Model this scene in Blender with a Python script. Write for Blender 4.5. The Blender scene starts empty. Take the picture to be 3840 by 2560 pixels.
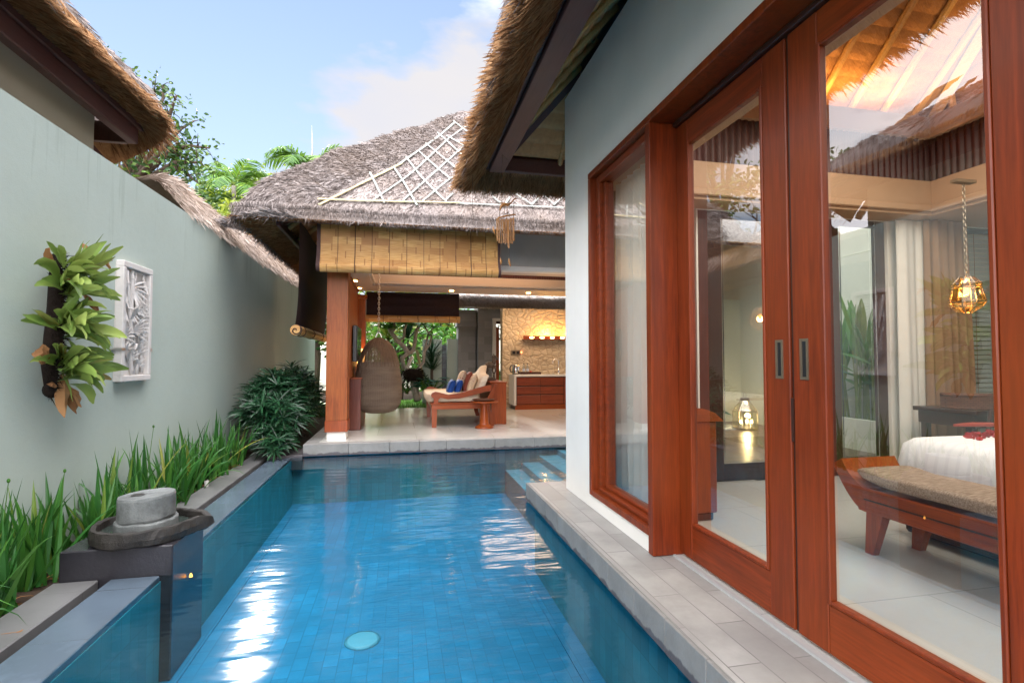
SUN_E, SUN_ANG = 1.4, 3.2
SKY_K, SKY_TINT = .066, (1, 1, 1)
CLOUD_OFF = (0, 0, 0)
CLOUD_B, FILL_BACK, FILL_TOP = .27, 3.0, 8.0
EXPO = 1.75
VEIL = .65
CLOUDS = [((1650, 230), .22, .34), ((1850, 330), .16, .22), ((1250, 560), .22, .24)]
BED_W = 56
COVE = 8
PAV_W = 18
GLASS_F0 = .24
FILL_WEST = 3.2
import bpy, math, random
from mathutils import Vector, Matrix, noise
R = random.Random(7)
sc = bpy.context.scene
COL = sc.collection
PI = math.pi
YAW, PITCH, FPX = math.radians(12.1), math.radians(2.03), 1950.0
FW = Vector((math.sin(YAW), math.cos(YAW), 0)); RT = Vector((math.cos(YAW), -math.sin(YAW), 0))
FL = -1.2      # floor level of the villa, the camera stands at z = 0
WL = -1.38     # water level

def ray(x, y):
    "direction seen at a point of the 3840x2560 photograph (camera at the origin)"
    return FW + RT * ((x - 1920) / FPX) + Vector((0, 0, (1349 - y) / FPX))
def P(x, y, X=None, Y=None, Z=None):
    d = ray(x, y)
    t = X / d.x if X is not None else (Y / d.y if Y is not None else Z / d.z)
    return d * t

# ---------------------------------------------------------------- objects
class MB:
    def __init__(s): s.v = []; s.f = []; s.sm = False
    def add(s, vs, fs):
        n = len(s.v); s.v += [tuple(v) for v in vs]; s.f += [tuple(i + n for i in f) for f in fs]
    def box(s, a, b):
        x0, y0, z0 = (min(a[i], b[i]) for i in range(3)); x1, y1, z1 = (max(a[i], b[i]) for i in range(3))
        s.add([(x0,y0,z0),(x1,y0,z0),(x1,y1,z0),(x0,y1,z0),(x0,y0,z1),(x1,y0,z1),(x1,y1,z1),(x0,y1,z1)],
              [(0,3,2,1),(4,5,6,7),(0,1,5,4),(1,2,6,5),(2,3,7,6),(3,0,4,7)])
        return s
    def cbox(s, a, b, c=.01):
        "box with chamfered edges"
        x0, y0, z0 = (min(a[i], b[i]) for i in range(3)); x1, y1, z1 = (max(a[i], b[i]) for i in range(3))
        c = min(c, (x1-x0)*.4, (y1-y0)*.4, (z1-z0)*.4)
        V = []; idx = {}
        for ix, X in enumerate((x0, x1)):
            for iy, Y in enumerate((y0, y1)):
                for iz, Z in enumerate((z0, z1)):
                    sx, sy, sz = (1-2*ix), (1-2*iy), (1-2*iz)
                    for k, p in enumerate(((X, Y+sy*c, Z+sz*c), (X+sx*c, Y, Z+sz*c), (X+sx*c, Y+sy*c, Z))):
                        idx[(ix,iy,iz,k)] = len(V); V.append(p)
        F = []
        g = lambda a,b_,c_,k: idx[(a,b_,c_,k)]
        for q in (0, 1):
            F.append((g(q,0,0,0), g(q,1,0,0), g(q,1,1,0), g(q,0,1,0))); F.append((g(0,q,0,1), g(1,q,0,1), g(1,q,1,1), g(0,q,1,1))); F.append((g(0,0,q,2), g(1,0,q,2), g(1,1,q,2), g(0,1,q,2)))
            for r in (0, 1):
                F.append((g(0,q,r,1), g(1,q,r,1), g(1,q,r,2), g(0,q,r,2)))
                F.append((g(q,0,r,0), g(q,1,r,0), g(q,1,r,2), g(q,0,r,2)))
                F.append((g(q,r,0,0), g(q,r,1,0), g(q,r,1,1), g(q,r,0,1)))
                for t in (0, 1): F.append((g(q,r,t,0), g(q,r,t,1), g(q,r,t,2)))
        s.add(V, F); return s
    def quad(s, a, b, c, d): s.add([a, b, c, d], [(0,1,2,3)]); return s
    def prism(s, pts, off):
        "closed outline pts (3d) extruded by the vector off"
        n = len(pts); off = Vector(off)
        s.add([Vector(p) for p in pts] + [Vector(p)+off for p in pts],
              [tuple(range(n-1, -1, -1)), tuple(range(n, 2*n))] + [(i, (i+1) % n, (i+1) % n+n, i+n) for i in range(n)])
        return s
    def tube(s, pts, rad, n=8, cap=True, flat=1.0, up=None):
        pts = [Vector(p) for p in pts]
        if not hasattr(rad, '__len__'): rad = [rad] * len(pts)
        V = []; F = []; a = None
        for i, p in enumerate(pts):
            t = (pts[min(i+1, len(pts)-1)] - pts[max(i-1, 0)])
            if t.length < 1e-9: t = Vector((0,0,1))
            t.normalize()
            if a is None:
                a = Vector(up) if up else (Vector((0,0,1)) if abs(t.z) < .9 else Vector((1,0,0)))
            a = (a - t*a.dot(t))
            a = a.normalized() if a.length > 1e-6 else t.orthogonal().normalized()
            b = t.cross(a)
            for k in range(n):
                w = 2*PI*k/n
                V.append(p + (a*math.cos(w)*flat + b*math.sin(w)) * rad[i])
        m = len(pts)
        for i in range(m-1):
            for k in range(n): F.append((i*n+k, i*n+(k+1) % n, (i+1)*n+(k+1) % n, (i+1)*n+k))
        if cap: F.append(tuple(range(n-1, -1, -1))); F.append(tuple((m-1)*n+k for k in range(n)))
        s.add(V, F); return s
    def lathe(s, c, prof, n=24, cap=True):
        c = Vector(c); V = []; F = []
        for r, z in prof:
            for k in range(n):
                w = 2*PI*k/n; V.append(c + Vector((r*math.cos(w), r*math.sin(w), z)))
        m = len(prof)
        for i in range(m-1):
            for k in range(n): F.append((i*n+k, i*n+(k+1) % n, (i+1)*n+(k+1) % n, (i+1)*n+k))
        if cap: F.append(tuple(range(n-1, -1, -1))); F.append(tuple((m-1)*n+k for k in range(n)))
        s.add(V, F); return s
    def grid(s, fn, nu, nv, close=False):
        V = [fn(i/nu, j/nv) for j in range(nv+1) for i in range(nu+1)]
        F = [(j*(nu+1)+i, j*(nu+1)+i+1, (j+1)*(nu+1)+i+1, (j+1)*(nu+1)+i) for j in range(nv) for i in range(nu)]
        s.add(V, F); return s
    def ball(s, c, r, n=12, m=8, sq=1.0):
        c = Vector(c); r = Vector((r, r, r)) if not hasattr(r, '__len__') else Vector(r)
        sp = lambda x: math.copysign(abs(x)**sq, x)
        V = []; F = []
        for j in range(m+1):
            ph = -PI/2 + PI*j/m
            for k in range(n):
                w = 2*PI*k/n
                V.append(c + Vector((r.x*sp(math.cos(ph))*sp(math.cos(w)), r.y*sp(math.cos(ph))*sp(math.sin(w)), r.z*sp(math.sin(ph)))))
        for j in range(m):
            for k in range(n): F.append((j*n+k, j*n+(k+1) % n, (j+1)*n+(k+1) % n, (j+1)*n+k))
        s.add(V, F); return s
    def leaf(s, base, d, side, length, width, droop=.5, seg=4, fold=.25, curl=0.0, shape=0):
        "leaf / blade: a strip that bends down under its own weight, folded along the midrib"
        p = Vector(base); d = Vector(d).normalized(); side = (Vector(side) - d*Vector(side).dot(d))
        side = side.normalized() if side.length > 1e-5 else d.orthogonal().normalized()
        V = []; F = []; st = length/seg
        for i in range(seg+1):
            u = i/seg
            if shape == 0: w = width*min(1, .55+u*2.0)*(1-u**2.2)+.0006
            elif shape == 1: w = width*math.sin(PI*min(1, u*.93+.05))**.8+.0006
            else: w = width*(1-.35*u)*(1-u**6)+.0006
            nrm = side.cross(d).normalized()
            V += [p - side*w/2 + nrm*fold*w, p, p + side*w/2 + nrm*fold*w]
            p = p + d*st
            d = (d + Vector((0,0,-1))*droop/seg*(.4+u*1.2)).normalized()
            if curl: side = (side + nrm*curl/seg).normalized()
            side = (side - d*side.dot(d)).normalized()
        for i in range(seg):
            a = i*3
            F += [(a, a+1, a+4, a+3), (a+1, a+2, a+5, a+4)]
        s.add(V, F); return s
    def tuft(s, p, d, w, l):
        d = Vector(d); sd = d.cross(Vector((R.uniform(-1,1), R.uniform(-1,1), R.uniform(-1,1)))).normalized()
        p = Vector(p)
        s.add([p - sd*w/2, p + sd*w/2, p + d*l*.6 + sd*w*.35, p + d*l + Vector((0,0,-l*.12))], [(0,1,2,3)])
    def make(s, name, mat, parent=None, smooth=False, loc=None):
        o = Vector((0,0,0))
        if parent is not None: o = Vector(parent['_o']) if '_o' in parent.keys() else ORG.get(parent.name, Vector((0,0,0)))
        elif loc is not None: o = Vector(loc)
        elif s.v:
            xs = [v[0] for v in s.v]; ys = [v[1] for v in s.v]; zs = [v[2] for v in s.v]
            o = Vector(((min(xs)+max(xs))/2, (min(ys)+max(ys))/2, min(zs)))
        me = bpy.data.meshes.new(name)
        me.from_pydata([(v[0]-o.x, v[1]-o.y, v[2]-o.z) for v in s.v], [], s.f)
        if smooth or s.sm:
            me.polygons.foreach_set('use_smooth', [True]*len(me.polygons))
        me.update()
        if mat: me.materials.append(mat)
        ob = bpy.data.objects.new(name, me); COL.objects.link(ob)
        if parent is not None: ob.parent = parent
        else: ob.location = o
        ORG[ob.name] = o
        return ob
ORG = {}
def fixn(ob):
    import bmesh
    bm = bmesh.new(); bm.from_mesh(ob.data); bmesh.ops.recalc_face_normals(bm, faces=bm.faces); bm.to_mesh(ob.data); bm.free(); return ob
def tag(o, label, cat, group=None):
    o['label'] = label; o['category'] = cat
    if group: o['group'] = group
    return o
def thing(name, label, cat, loc=(0,0,0), group=None):
    o = bpy.data.objects.new(name, None); COL.objects.link(o); o.location = loc; o.empty_display_size = .1
    ORG[o.name] = Vector(loc); return tag(o, label, cat, group)
def struct(o, k='structure'): o['kind'] = k; return o
def copy_tree(o, loc, rz=0, label=None, scale=1, parent=None):
    c = o.copy(); COL.objects.link(c)
    if parent is None:
        c.location = loc; c.rotation_euler = (0, 0, rz); c.scale = (scale,)*3
        if label: c['label'] = label
    else: c.parent = parent
    for ch in [x for x in KIDS.get(o.name, o.children)]: copy_tree(ch, None, parent=c)
    return c
KIDS = {}

# ---------------------------------------------------------------- materials
class N:
    def __init__(s, name):
        s.m = bpy.data.materials.new(name); s.m.use_nodes = True; s.t = s.m.node_tree; s.n = s.t.nodes; s.l = s.t.links
        s.b = s.n['Principled BSDF']; s.out = s.n['Material Output']
    def new(s, typ, **k):
        n = s.n.new(typ)
        for a, v in k.items():
            if hasattr(n, a): setattr(n, a, v)
        return n
    def put(s, sock, v):
        if hasattr(v, 'is_output') or isinstance(v, bpy.types.NodeSocket): s.l.new(v, sock)
        else:
            if hasattr(sock.default_value, '__len__') and len(sock.default_value) == 4 and len(v) == 3: v = (*v, 1)
            sock.default_value = v
    def coord(s, scale=(1,1,1), kind='Object', rot=(0,0,0)):
        tc = s.new('ShaderNodeTexCoord'); mp = s.new('ShaderNodeMapping')
        mp.inputs['Scale'].default_value = scale; mp.inputs['Rotation'].default_value = rot
        s.l.new(tc.outputs[kind], mp.inputs['Vector']); return mp.outputs[0]
    def pos(s, scale=(1,1,1)):
        g = s.new('ShaderNodeNewGeometry'); mp = s.new('ShaderNodeMapping'); mp.inputs['Scale'].default_value = scale
        s.l.new(g.outputs['Position'], mp.inputs['Vector']); return mp.outputs[0]
    def noise(s, vec, sc_=5, det=4, rough=.55, dist=0):
        n = s.new('ShaderNodeTexNoise'); s.l.new(vec, n.inputs['Vector'])
        n.inputs['Scale'].default_value = sc_; n.inputs['Detail'].default_value = det; n.inputs['Roughness'].default_value = rough; n.inputs['Distortion'].default_value = dist
        return n.outputs['Fac']
    def ramp(s, fac, stops):
        r = s.new('ShaderNodeValToRGB'); s.l.new(fac, r.inputs[0]); e = r.color_ramp.elements
        while len(e) < len(stops): e.new(.5)
        for i, (p, c) in enumerate(stops):
            e[i].position = p; e[i].color = (*c, 1) if len(c) == 3 else c
        return r.outputs[0]
    def mix(s, f, a, b, typ='MIX'):
        m = s.new('ShaderNodeMix'); m.data_type = 'RGBA'; m.blend_type = typ
        s.put(m.inputs[0], f); s.put(m.inputs[6], a); s.put(m.inputs[7], b); return m.outputs[2]
    def math(s, op, a, b=0.0):
        m = s.new('ShaderNodeMath'); m.operation = op; s.put(m.inputs[0], a); s.put(m.inputs[1], b); return m.outputs[0]
    def island(s):
        g = s.new('ShaderNodeNewGeometry'); return g.outputs['Random Per Island']
    def bump(s, h, st=.3, dist=.01):
        b = s.new('ShaderNodeBump'); b.inputs['Strength'].default_value = st; b.inputs['Distance'].default_value = dist
        s.l.new(h, b.inputs['Height']); s.l.new(b.outputs[0], s.b.inputs['Normal']); return b
    def fin(s, col, rough=.6, spec=.5, coat=0):
        s.put(s.b.inputs['Base Color'], col); s.put(s.b.inputs['Roughness'], rough); s.b.inputs['Specular IOR Level'].default_value = spec
        if coat: s.b.inputs['Coat Weight'].default_value = coat; s.b.inputs['Coat Roughness'].default_value = .08
        return s.m
def sh(c, k): return tuple(max(0, min(1, x*k)) for x in c)

def m_plain(name, c, rough=.6, var=.12, sc_=6, bump=.1, spec=.5, coat=0, metal=0):
    n = N(name); v = n.pos(); f = n.noise(v, sc_, 6)
    n.bump(n.noise(v, sc_*12, 3), bump, .004)
    m = n.fin(n.ramp(f, [(.25, sh(c, 1-var)), (.75, sh(c, 1+var))]), rough, spec, coat)
    if metal: n.b.inputs['Metallic'].default_value = metal
    return m
def m_wood(name, c, axis='z', rough=.32, coat=.25, var=.35, sc_=1.0):
    n = N(name); s_ = {'z': (14, 14, .8), 'x': (.8, 14, 14), 'y': (14, .8, 14)}[axis]
    v = n.pos(tuple(q*sc_ for q in s_)); f = n.noise(v, 1.6, 6, .6, .6); g = n.noise(v, 7, 4, .6, .2); big = n.noise(n.pos(), 1.3, 3)
    col = n.ramp(f, [(.3, sh(c, 1-var)), (.5, c), (.72, sh(c, 1+var))])
    col = n.mix(n.ramp(g, [(.42, (0,0,0)), (.7, (.7,.7,.7))]), col, sh(c, .38))
    col = n.mix(n.ramp(big, [(.35, (0,0,0)), (.7, (.5,.5,.5))]), col, sh((c[0]*1.2, c[1]*1.7, c[2]*1.6), 1.15))
    ob_ = n.new('ShaderNodeObjectInfo'); col = n.mix(n.math('MULTIPLY', ob_.outputs['Random'], .35), col, sh(c, .62)); n.bump(g, .10, .003); return n.fin(col, rough, .32, coat)
def m_emit(name, c, st):
    n = N(name); n.b.inputs['Base Color'].default_value = (*sh(c, .8), 1); n.b.inputs['Emission Color'].default_value = (*c, 1); n.b.inputs['Emission Strength'].default_value = st
    n.b.inputs['Roughness'].default_value = .4; return n.m
def m_plaster(name, c, streak=.1, rough=.85):
    n = N(name); v = n.pos(); f = n.noise(v, .8, 5); g = n.noise(n.pos((5, 5, .5)), 1.2, 4)
    col = n.mix(n.ramp(f, [(.3, (0,0,0)), (.75, (1,1,1))]), sh(c, .9), sh(c, 1.07))
    col = n.mix(n.math('MULTIPLY', n.ramp(g, [(.5, (0,0,0)), (.8, (1,1,1))]), streak*2), col, sh(c, .66))
    n.bump(n.noise(v, 90, 3, .7), .22, .004); return n.fin(col, rough, .3)
def m_garden_wall(name, c):
    n = N(name); v = n.pos(); f = n.noise(v, .8, 5); sp = n.new('ShaderNodeSeparateXYZ'); g = n.new('ShaderNodeNewGeometry'); n.l.new(g.outputs['Position'], sp.inputs[0])
    col = n.mix(n.ramp(f, [(.3, (0,0,0)), (.75, (1,1,1))]), sh(c, .93), sh(c, 1.05)); st = n.noise(n.pos((7, 7, .45)), 1.3, 5, .6)
    top = n.math('SUBTRACT', sp.outputs[2], n.math('MULTIPLY', n.math('SUBTRACT', .72, st), 9.0)); col = n.mix(n.math('MULTIPLY', n.ramp(top, [(.0, (0,0,0)), (.9, (1,1,1))]), .30), col, sh((c[0]*.95, c[1]*.95, c[2]*.9), .6))
    low = n.math('SUBTRACT', n.math('MULTIPLY', n.noise(n.pos((2, 2, 1)), 2.6, 6, .65), 1.1), n.math('ADD', sp.outputs[2], 1.62)); col = n.mix(n.math('MULTIPLY', n.ramp(low, [(.0, (0,0,0)), (.35, (1,1,1))]), .65), col, (.16,.17,.12))
    fine = n.noise(v, 90, 3, .7); col = n.mix(n.math('MULTIPLY', n.ramp(n.noise(v, 22, 4, .7), [(.55, (0,0,0)), (.8, (1,1,1))]), .18), col, sh(c, .7)); n.bump(n.math('ADD', fine, n.math('MULTIPLY', n.noise(v, 12, 3), 1.5)), .35, .004); return n.fin(col, .85, .3)
def m_stone(name, c, sc_=3, var=.3, rough=.6, spec=.5, bumpS=.35, wet=None):
    n = N(name); v = n.pos(); f = n.noise(v, sc_, 8, .65); g = n.noise(v, sc_*14, 5, .7)
    col = n.ramp(f, [(.28, sh(c, 1-var)), (.5, c), (.74, sh(c, 1+var))]); col = n.mix(n.math('MULTIPLY', g, .5), col, sh(c, .6))
    n.bump(g, bumpS, .006); return n.fin(col, rough, spec)
def m_tiles(name, c, w, h, plane='xy', mortar=.012, mcol=(.3,.3,.3), rough=.5, var=.2, off=.5, spec=.5, blotch=.25, bumpS=.25, shift=(0,0)):
    "stone laid in courses: brick texture in world metres"
    n = N(name); g = n.new('ShaderNodeNewGeometry'); sp = n.new('ShaderNodeSeparateXYZ'); n.l.new(g.outputs['Position'], sp.inputs[0])
    cb = n.new('ShaderNodeCombineXYZ'); ax = {'x': 0, 'y': 1, 'z': 2}
    n.l.new(n.math('ADD', sp.outputs[ax[plane[0]]], shift[0]), cb.inputs[0]); n.l.new(n.math('ADD', sp.outputs[ax[plane[1]]], shift[1]), cb.inputs[1])
    b = n.new('ShaderNodeTexBrick'); b.offset = off; n.l.new(cb.outputs[0], b.inputs['Vector'])
    b.inputs['Scale'].default_value = 1; b.inputs['Brick Width'].default_value = w; b.inputs['Row Height'].default_value = h
    b.inputs['Mortar Size'].default_value = mortar/2; b.inputs['Mortar Smooth'].default_value = .3
    b.inputs['Color1'].default_value = (*sh(c, 1-var), 1); b.inputs['Color2'].default_value = (*sh(c, 1+var), 1); b.inputs['Mortar'].default_value = (*mcol, 1)
    f = n.noise(n.pos(), 2.2, 8, .65); fine = n.noise(n.pos(), 60, 4, .7)
    col = n.mix(n.ramp(f, [(.35, (0,0,0)), (.7, (blotch*2,)*3)]), b.outputs['Color'], sh(c, .7))
    col = n.mix(n.math('MULTIPLY', fine, .3), col, sh(c, .75))
    h_ = n.math('SUBTRACT', n.math('MULTIPLY', fine, .25), b.outputs['Fac']); n.bump(h_, bumpS, .004)
    return n.fin(col, rough, spec)
def m_leaf(name, c, c2, rough=.45, dry=None, trans=.25):
    n = N(name); i = n.island(); f = n.noise(n.pos(), 9, 3)
    st = [(0, sh(c, .6)), (.45, c), (.9, c2)] + ([(1.0, dry)] if dry else [])
    col = n.mix(n.math('MULTIPLY', f, .5), n.ramp(i, st), sh(c, .55)); n.fin(col, rough, .4)
    tr = n.new('ShaderNodeBsdfTranslucent'); n.put(tr.inputs[0], n.mix(.5, col, sh(c2, 1.5))); ms = n.new('ShaderNodeMixShader'); ms.inputs[0].default_value = trans
    n.l.new(n.b.outputs[0], ms.inputs[1]); n.l.new(tr.outputs[0], ms.inputs[2]); n.l.new(ms.outputs[0], n.out.inputs[0]); return n.m
def m_thatch(name, c, c2, streak=(6, 6, 6)):
    n = N(name); i = n.island(); f = n.noise(n.pos(streak), 3, 6, .7); big = n.noise(n.pos(), 1.1, 4)
    col = n.ramp(i, [(0, sh(c, .55)), (.35, c), (.75, c2), (1, sh(c2, 1.15))])
    col = n.mix(n.ramp(f, [(.4, (0,0,0)), (.8, (.6,.6,.6))]), col, sh(c, .45)); col = n.mix(n.ramp(big, [(.4, (0,0,0)), (.7, (.5,.5,.5))]), col, sh((c[0]*1.05, c[1]*.92, c[2]*.75), .9))
    n.bump(f, .6, .03); return n.fin(col, .9, .15)
def m_glass(name, f0=.09, tint=(.93,.97,.95)):
    n = N(name); g = n.new('ShaderNodeNewGeometry'); d = n.new('ShaderNodeVectorMath'); d.operation = 'DOT_PRODUCT'
    n.l.new(g.outputs['Incoming'], d.inputs[0]); n.l.new(g.outputs['Normal'], d.inputs[1])
    a = n.math('ABSOLUTE', d.outputs['Value']); k = n.math('POWER', n.math('SUBTRACT', 1.0, a), 4.0)
    F = n.math('ADD', n.math('MULTIPLY', k, 1-f0), f0)
    t = n.new('ShaderNodeBsdfTransparent'); t.inputs[0].default_value = (*tint, 1); gl = n.new('ShaderNodeBsdfGlossy'); gl.inputs['Roughness'].default_value = .0
    ms = n.new('ShaderNodeMixShader'); n.l.new(F, ms.inputs[0]); n.l.new(t.outputs[0], ms.inputs[1]); n.l.new(gl.outputs[0], ms.inputs[2]); n.l.new(ms.outputs[0], n.out.inputs[0]); return n.m

M = {}
M['wall'] = m_garden_wall('wall_plaster', (.42,.49,.44))
M['house'] = m_plaster('villa_plaster', (.84,.825,.77), .03)
M['beige'] = m_plaster('beige_plaster', (.42,.40,.32), .05)
M['white'] = m_plain('white_paint', (.75,.73,.69), .5, .03)
M['cream'] = m_plain('warmed_white_paint', (.60,.49,.40), .55, .03)  # white paint, with the warm lamplight put into its colour
M['grey_tone'] = m_plain('grey_and_shaded_white', (.42,.43,.42), .7, .05)
M['teakz'] = m_wood('teak_upright', (.215,.031,.0055), 'z', .42, .04, .5); M['teakx'] = m_wood('teak_across', (.215,.031,.0055), 'x', .42, .04, .5); M['teaky'] = m_wood('teak_along', (.215,.031,.0055), 'y', .42, .04, .5)
M['postz'] = m_wood('post_wood', (.33,.078,.018), 'z', .5, .03, .5); M['orange'] = m_wood('orange_wood', (.30,.052,.008), 'z', .38, .1)
M['orangex'] = m_wood('orange_wood_across', (.30,.052,.008), 'x', .38, .1); M['orangey'] = m_wood('orange_wood_along', (.29,.05,.008), 'y', .34, .15)
M['fascia'] = m_wood('fascia_wood', (.10,.040,.037), 'y', .5, .05, .15); M['darkw'] = m_wood('dark_wood', (.055,.018,.012), 'z', .4, .2, .2)
M['rib'] = m_plain('ribbed_ceiling', (.06,.014,.010), .5, .15)
M['terr'] = m_tiles('terrazzo', (.56,.55,.51), 1.2, .8, 'xy', .004, (.25,.24,.22), .16, .04, .5, .5, .05, .05, (.35,.2))
M['deck'] = m_tiles('grey_stone_deck', (.44,.42,.385), .15, .62, 'xy', .006, (.17,.16,.15), .55, .16, .0, .4, .3)
M['decky'] = m_tiles('grey_stone_planks', (.38,.37,.345), .62, .15, 'yx', .006, (.10,.095,.09), .5, .2, .5, .4, .55, .3, (0, .085))
def _edge():
    n = N('water_marked_stone'); g = n.new('ShaderNodeNewGeometry'); sp = n.new('ShaderNodeSeparateXYZ'); n.l.new(g.outputs['Position'], sp.inputs[0]); v = n.pos()
    c = (.25,.245,.23); f = n.noise(v, 4, 8, .65); fine = n.noise(v, 60, 4, .7); col = n.ramp(f, [(.28, sh(c,.75)), (.5, c), (.74, sh(c,1.25))]); col = n.mix(n.math('MULTIPLY', fine, .4), col, sh(c,.6))
    st = n.noise(n.pos((4, 4, .5)), 2.2, 5); lv = n.math('ADD', n.math('MULTIPLY', st, .09), -1.365); d = n.ramp(n.math('MULTIPLY', n.math('SUBTRACT', lv, sp.outputs[2]), 40), [(.3, (0,0,0)), (.7, (1,1,1))])
    col = n.mix(n.math('MULTIPLY', d, .8), col, (.055,.045,.055)); n.bump(fine, .35, .005); return n.fin(col, .6, .4)
M['edge'] = _edge()
M['coping'] = m_tiles('dark_wet_stone', (.10,.135,.175), .6, .9, 'yx', .007, (.03,.03,.035), .18, .25, .0, .6, .8)
M['strip'] = m_tiles('grey_strip_stone', (.17,.17,.17), .6, .9, 'yx', .007, (.05,.05,.05), .35, .25, .0, .5, .7)
M['andesite'] = m_stone('wet_andesite', (.026,.025,.03), 3, .4, .2, .6)
M['mill'] = m_stone('millstone', (.16,.172,.168), 7, .6, .85, .3, 1.0); M['basin'] = m_stone('mossy_basin', (.016,.013,.010), 6, .8, .6, .5, 1.0)
M['soil'] = m_stone('soil', (.045,.03,.02), 9, .5, .95, .2, 1.0)
M['lava'] = m_tiles('grey_block_stone', (.28,.28,.285), .42, .22, 'xz', .006, (.2,.2,.2), .8, .3)
M['relief'] = m_plain('white_relief_stone', (.62,.59,.56), .7, .05, 20, .3)
M['thatch'] = m_thatch('thatch_grey', (.225,.19,.175), (.43,.385,.37)); M['thatchb'] = m_thatch('thatch_brown', (.30,.155,.072), (.47,.285,.145)); M['thatchl'] = m_thatch('thatch_pale', (.46,.37,.31), (.70,.60,.53))
M['lining'] = m_thatch('lining_thatch', (.58,.35,.17), (.78,.52,.28)); M['cane'] = m_wood('grey_cane', (.36,.345,.32), 'z', .6, 0, .12); M['bamboo'] = m_wood('pale_bamboo', (.46,.35,.19), 'x', .45, .1, .12)
M['rafter'] = m_wood('rafter_bamboo', (.50,.29,.12), 'y', .5, .1, .2)
M['chain'] = m_plain('steel', (.55,.53,.5), .35, .05, metal=1); M['chrome'] = m_plain('chrome', (.7,.7,.7), .15, .03, metal=1); M['black'] = m_plain('black_plastic', (.012,.012,.014), .3, .1)
M['brass'] = m_plain('bronze', (.30,.24,.17), .35, .1, metal=.8)
M['glass'] = m_glass('window_glass', GLASS_F0)
M['linen'] = m_plain('cream_fabric', (.66,.56,.43), .9, .06, 30, .3, .1)
M['sheet'] = m_plain('white_linen', (.80,.81,.84), .85, .03, 4, .1, .1)
M['taupe'] = None
M['blue'] = m_plain('blue_cushion', (.012,.06,.28), .7, .2, 30, .4, .2)
M['curtw'] = m_plain('white_curtain', (.78,.78,.74), .9, .04, 5, .1, .1); M['curtb'] = m_plain('brown_curtain', (.34,.22,.14), .9, .08, 5, .1, .1)
M['navy'] = m_plain('dark_blue_wall', (.03,.045,.07), .6, .1)
M['blinddark'] = m_plain('dark_blind_cloth', (.028,.016,.018), .75, .25, 40, .3, .2); M['binding'] = m_plain('brown_binding', (.05,.022,.02), .8, .2, 40, .2)
M['leafd'] = m_leaf('dark_green_leaf', (.010,.048,.018), (.024,.10,.038), .34, None, .12)
M['leafg'] = m_leaf('fresh_green_leaf', (.055,.20,.022), (.16,.38,.04), .4, (.45,.36,.08)); M['leafs'] = m_leaf('strap_leaf', (.028,.13,.022), (.10,.27,.04), .36, (.36,.34,.06))
M['leaff'] = m_leaf('fern_leaf', (.17,.28,.055), (.40,.50,.13), .38, (.35,.20,.06), .2); M['leafp'] = m_leaf('palm_leaf', (.05,.16,.02), (.20,.36,.04), .4)
M['leafy'] = m_leaf('yellow_green_leaf', (.16,.24,.02), (.36,.42,.05), .5); M['dryleaf'] = m_leaf('dry_brown_leaf', (.22,.10,.035), (.42,.22,.09), .8); M['leaft'] = m_leaf('teal_leaf', (.02,.14,.10), (.05,.25,.18), .4)
M['bark'] = m_stone('bark', (.46,.41,.36), 12, .4, .9, .2, 1.0); M['barkd'] = m_stone('dark_bark', (.10,.075,.055), 12, .4, .9, .2, 1.0); M['moss'] = m_stone('root_mass', (.018,.012,.009), 20, .5, .95, .2, 1.0)
M['white_trunk'] = m_plain('whitewashed_bark', (.66,.66,.62), .8, .1, 20, .5)
M['deckw'] = m_tiles('timber_deck', (.13,.07,.045), 2.2, .11, 'xy', .008, (.015,.01,.008), .3, .25, .35, .5, .2)
M['warm'] = m_emit('warm_lamp', (1, .55, .18), 9); M['warmglass'] = m_emit('lit_lantern_glass', (1, .45, .12), 2.2); M['whitelamp'] = m_emit('candle_glow', (1, .72, .35), 7)
def _tp():
    n = N('taupe_weave'); v = n.pos((10, 90, 90)); f = n.noise(v, 1.5, 4, .6)
    n.bump(f, .3, .004); return n.fin(n.ramp(f, [(.3, (.17,.12,.09)), (.7, (.42,.33,.26))]), .95, .1)
M['taupe'] = _tp()
def _print():
    n = N('printed_cushion'); v = n.pos(); w = n.new('ShaderNodeTexVoronoi'); n.l.new(v, w.inputs['Vector']); w.inputs['Scale'].default_value = 14
    c = n.ramp(w.outputs['Distance'], [(.0, (.30,.05,.05)), (.25, (.45,.28,.22)), (.32, (.66,.52,.36)), (.7, (.60,.47,.33))]); return n.fin(c, .9, .1)
M['print'] = _print()
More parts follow.
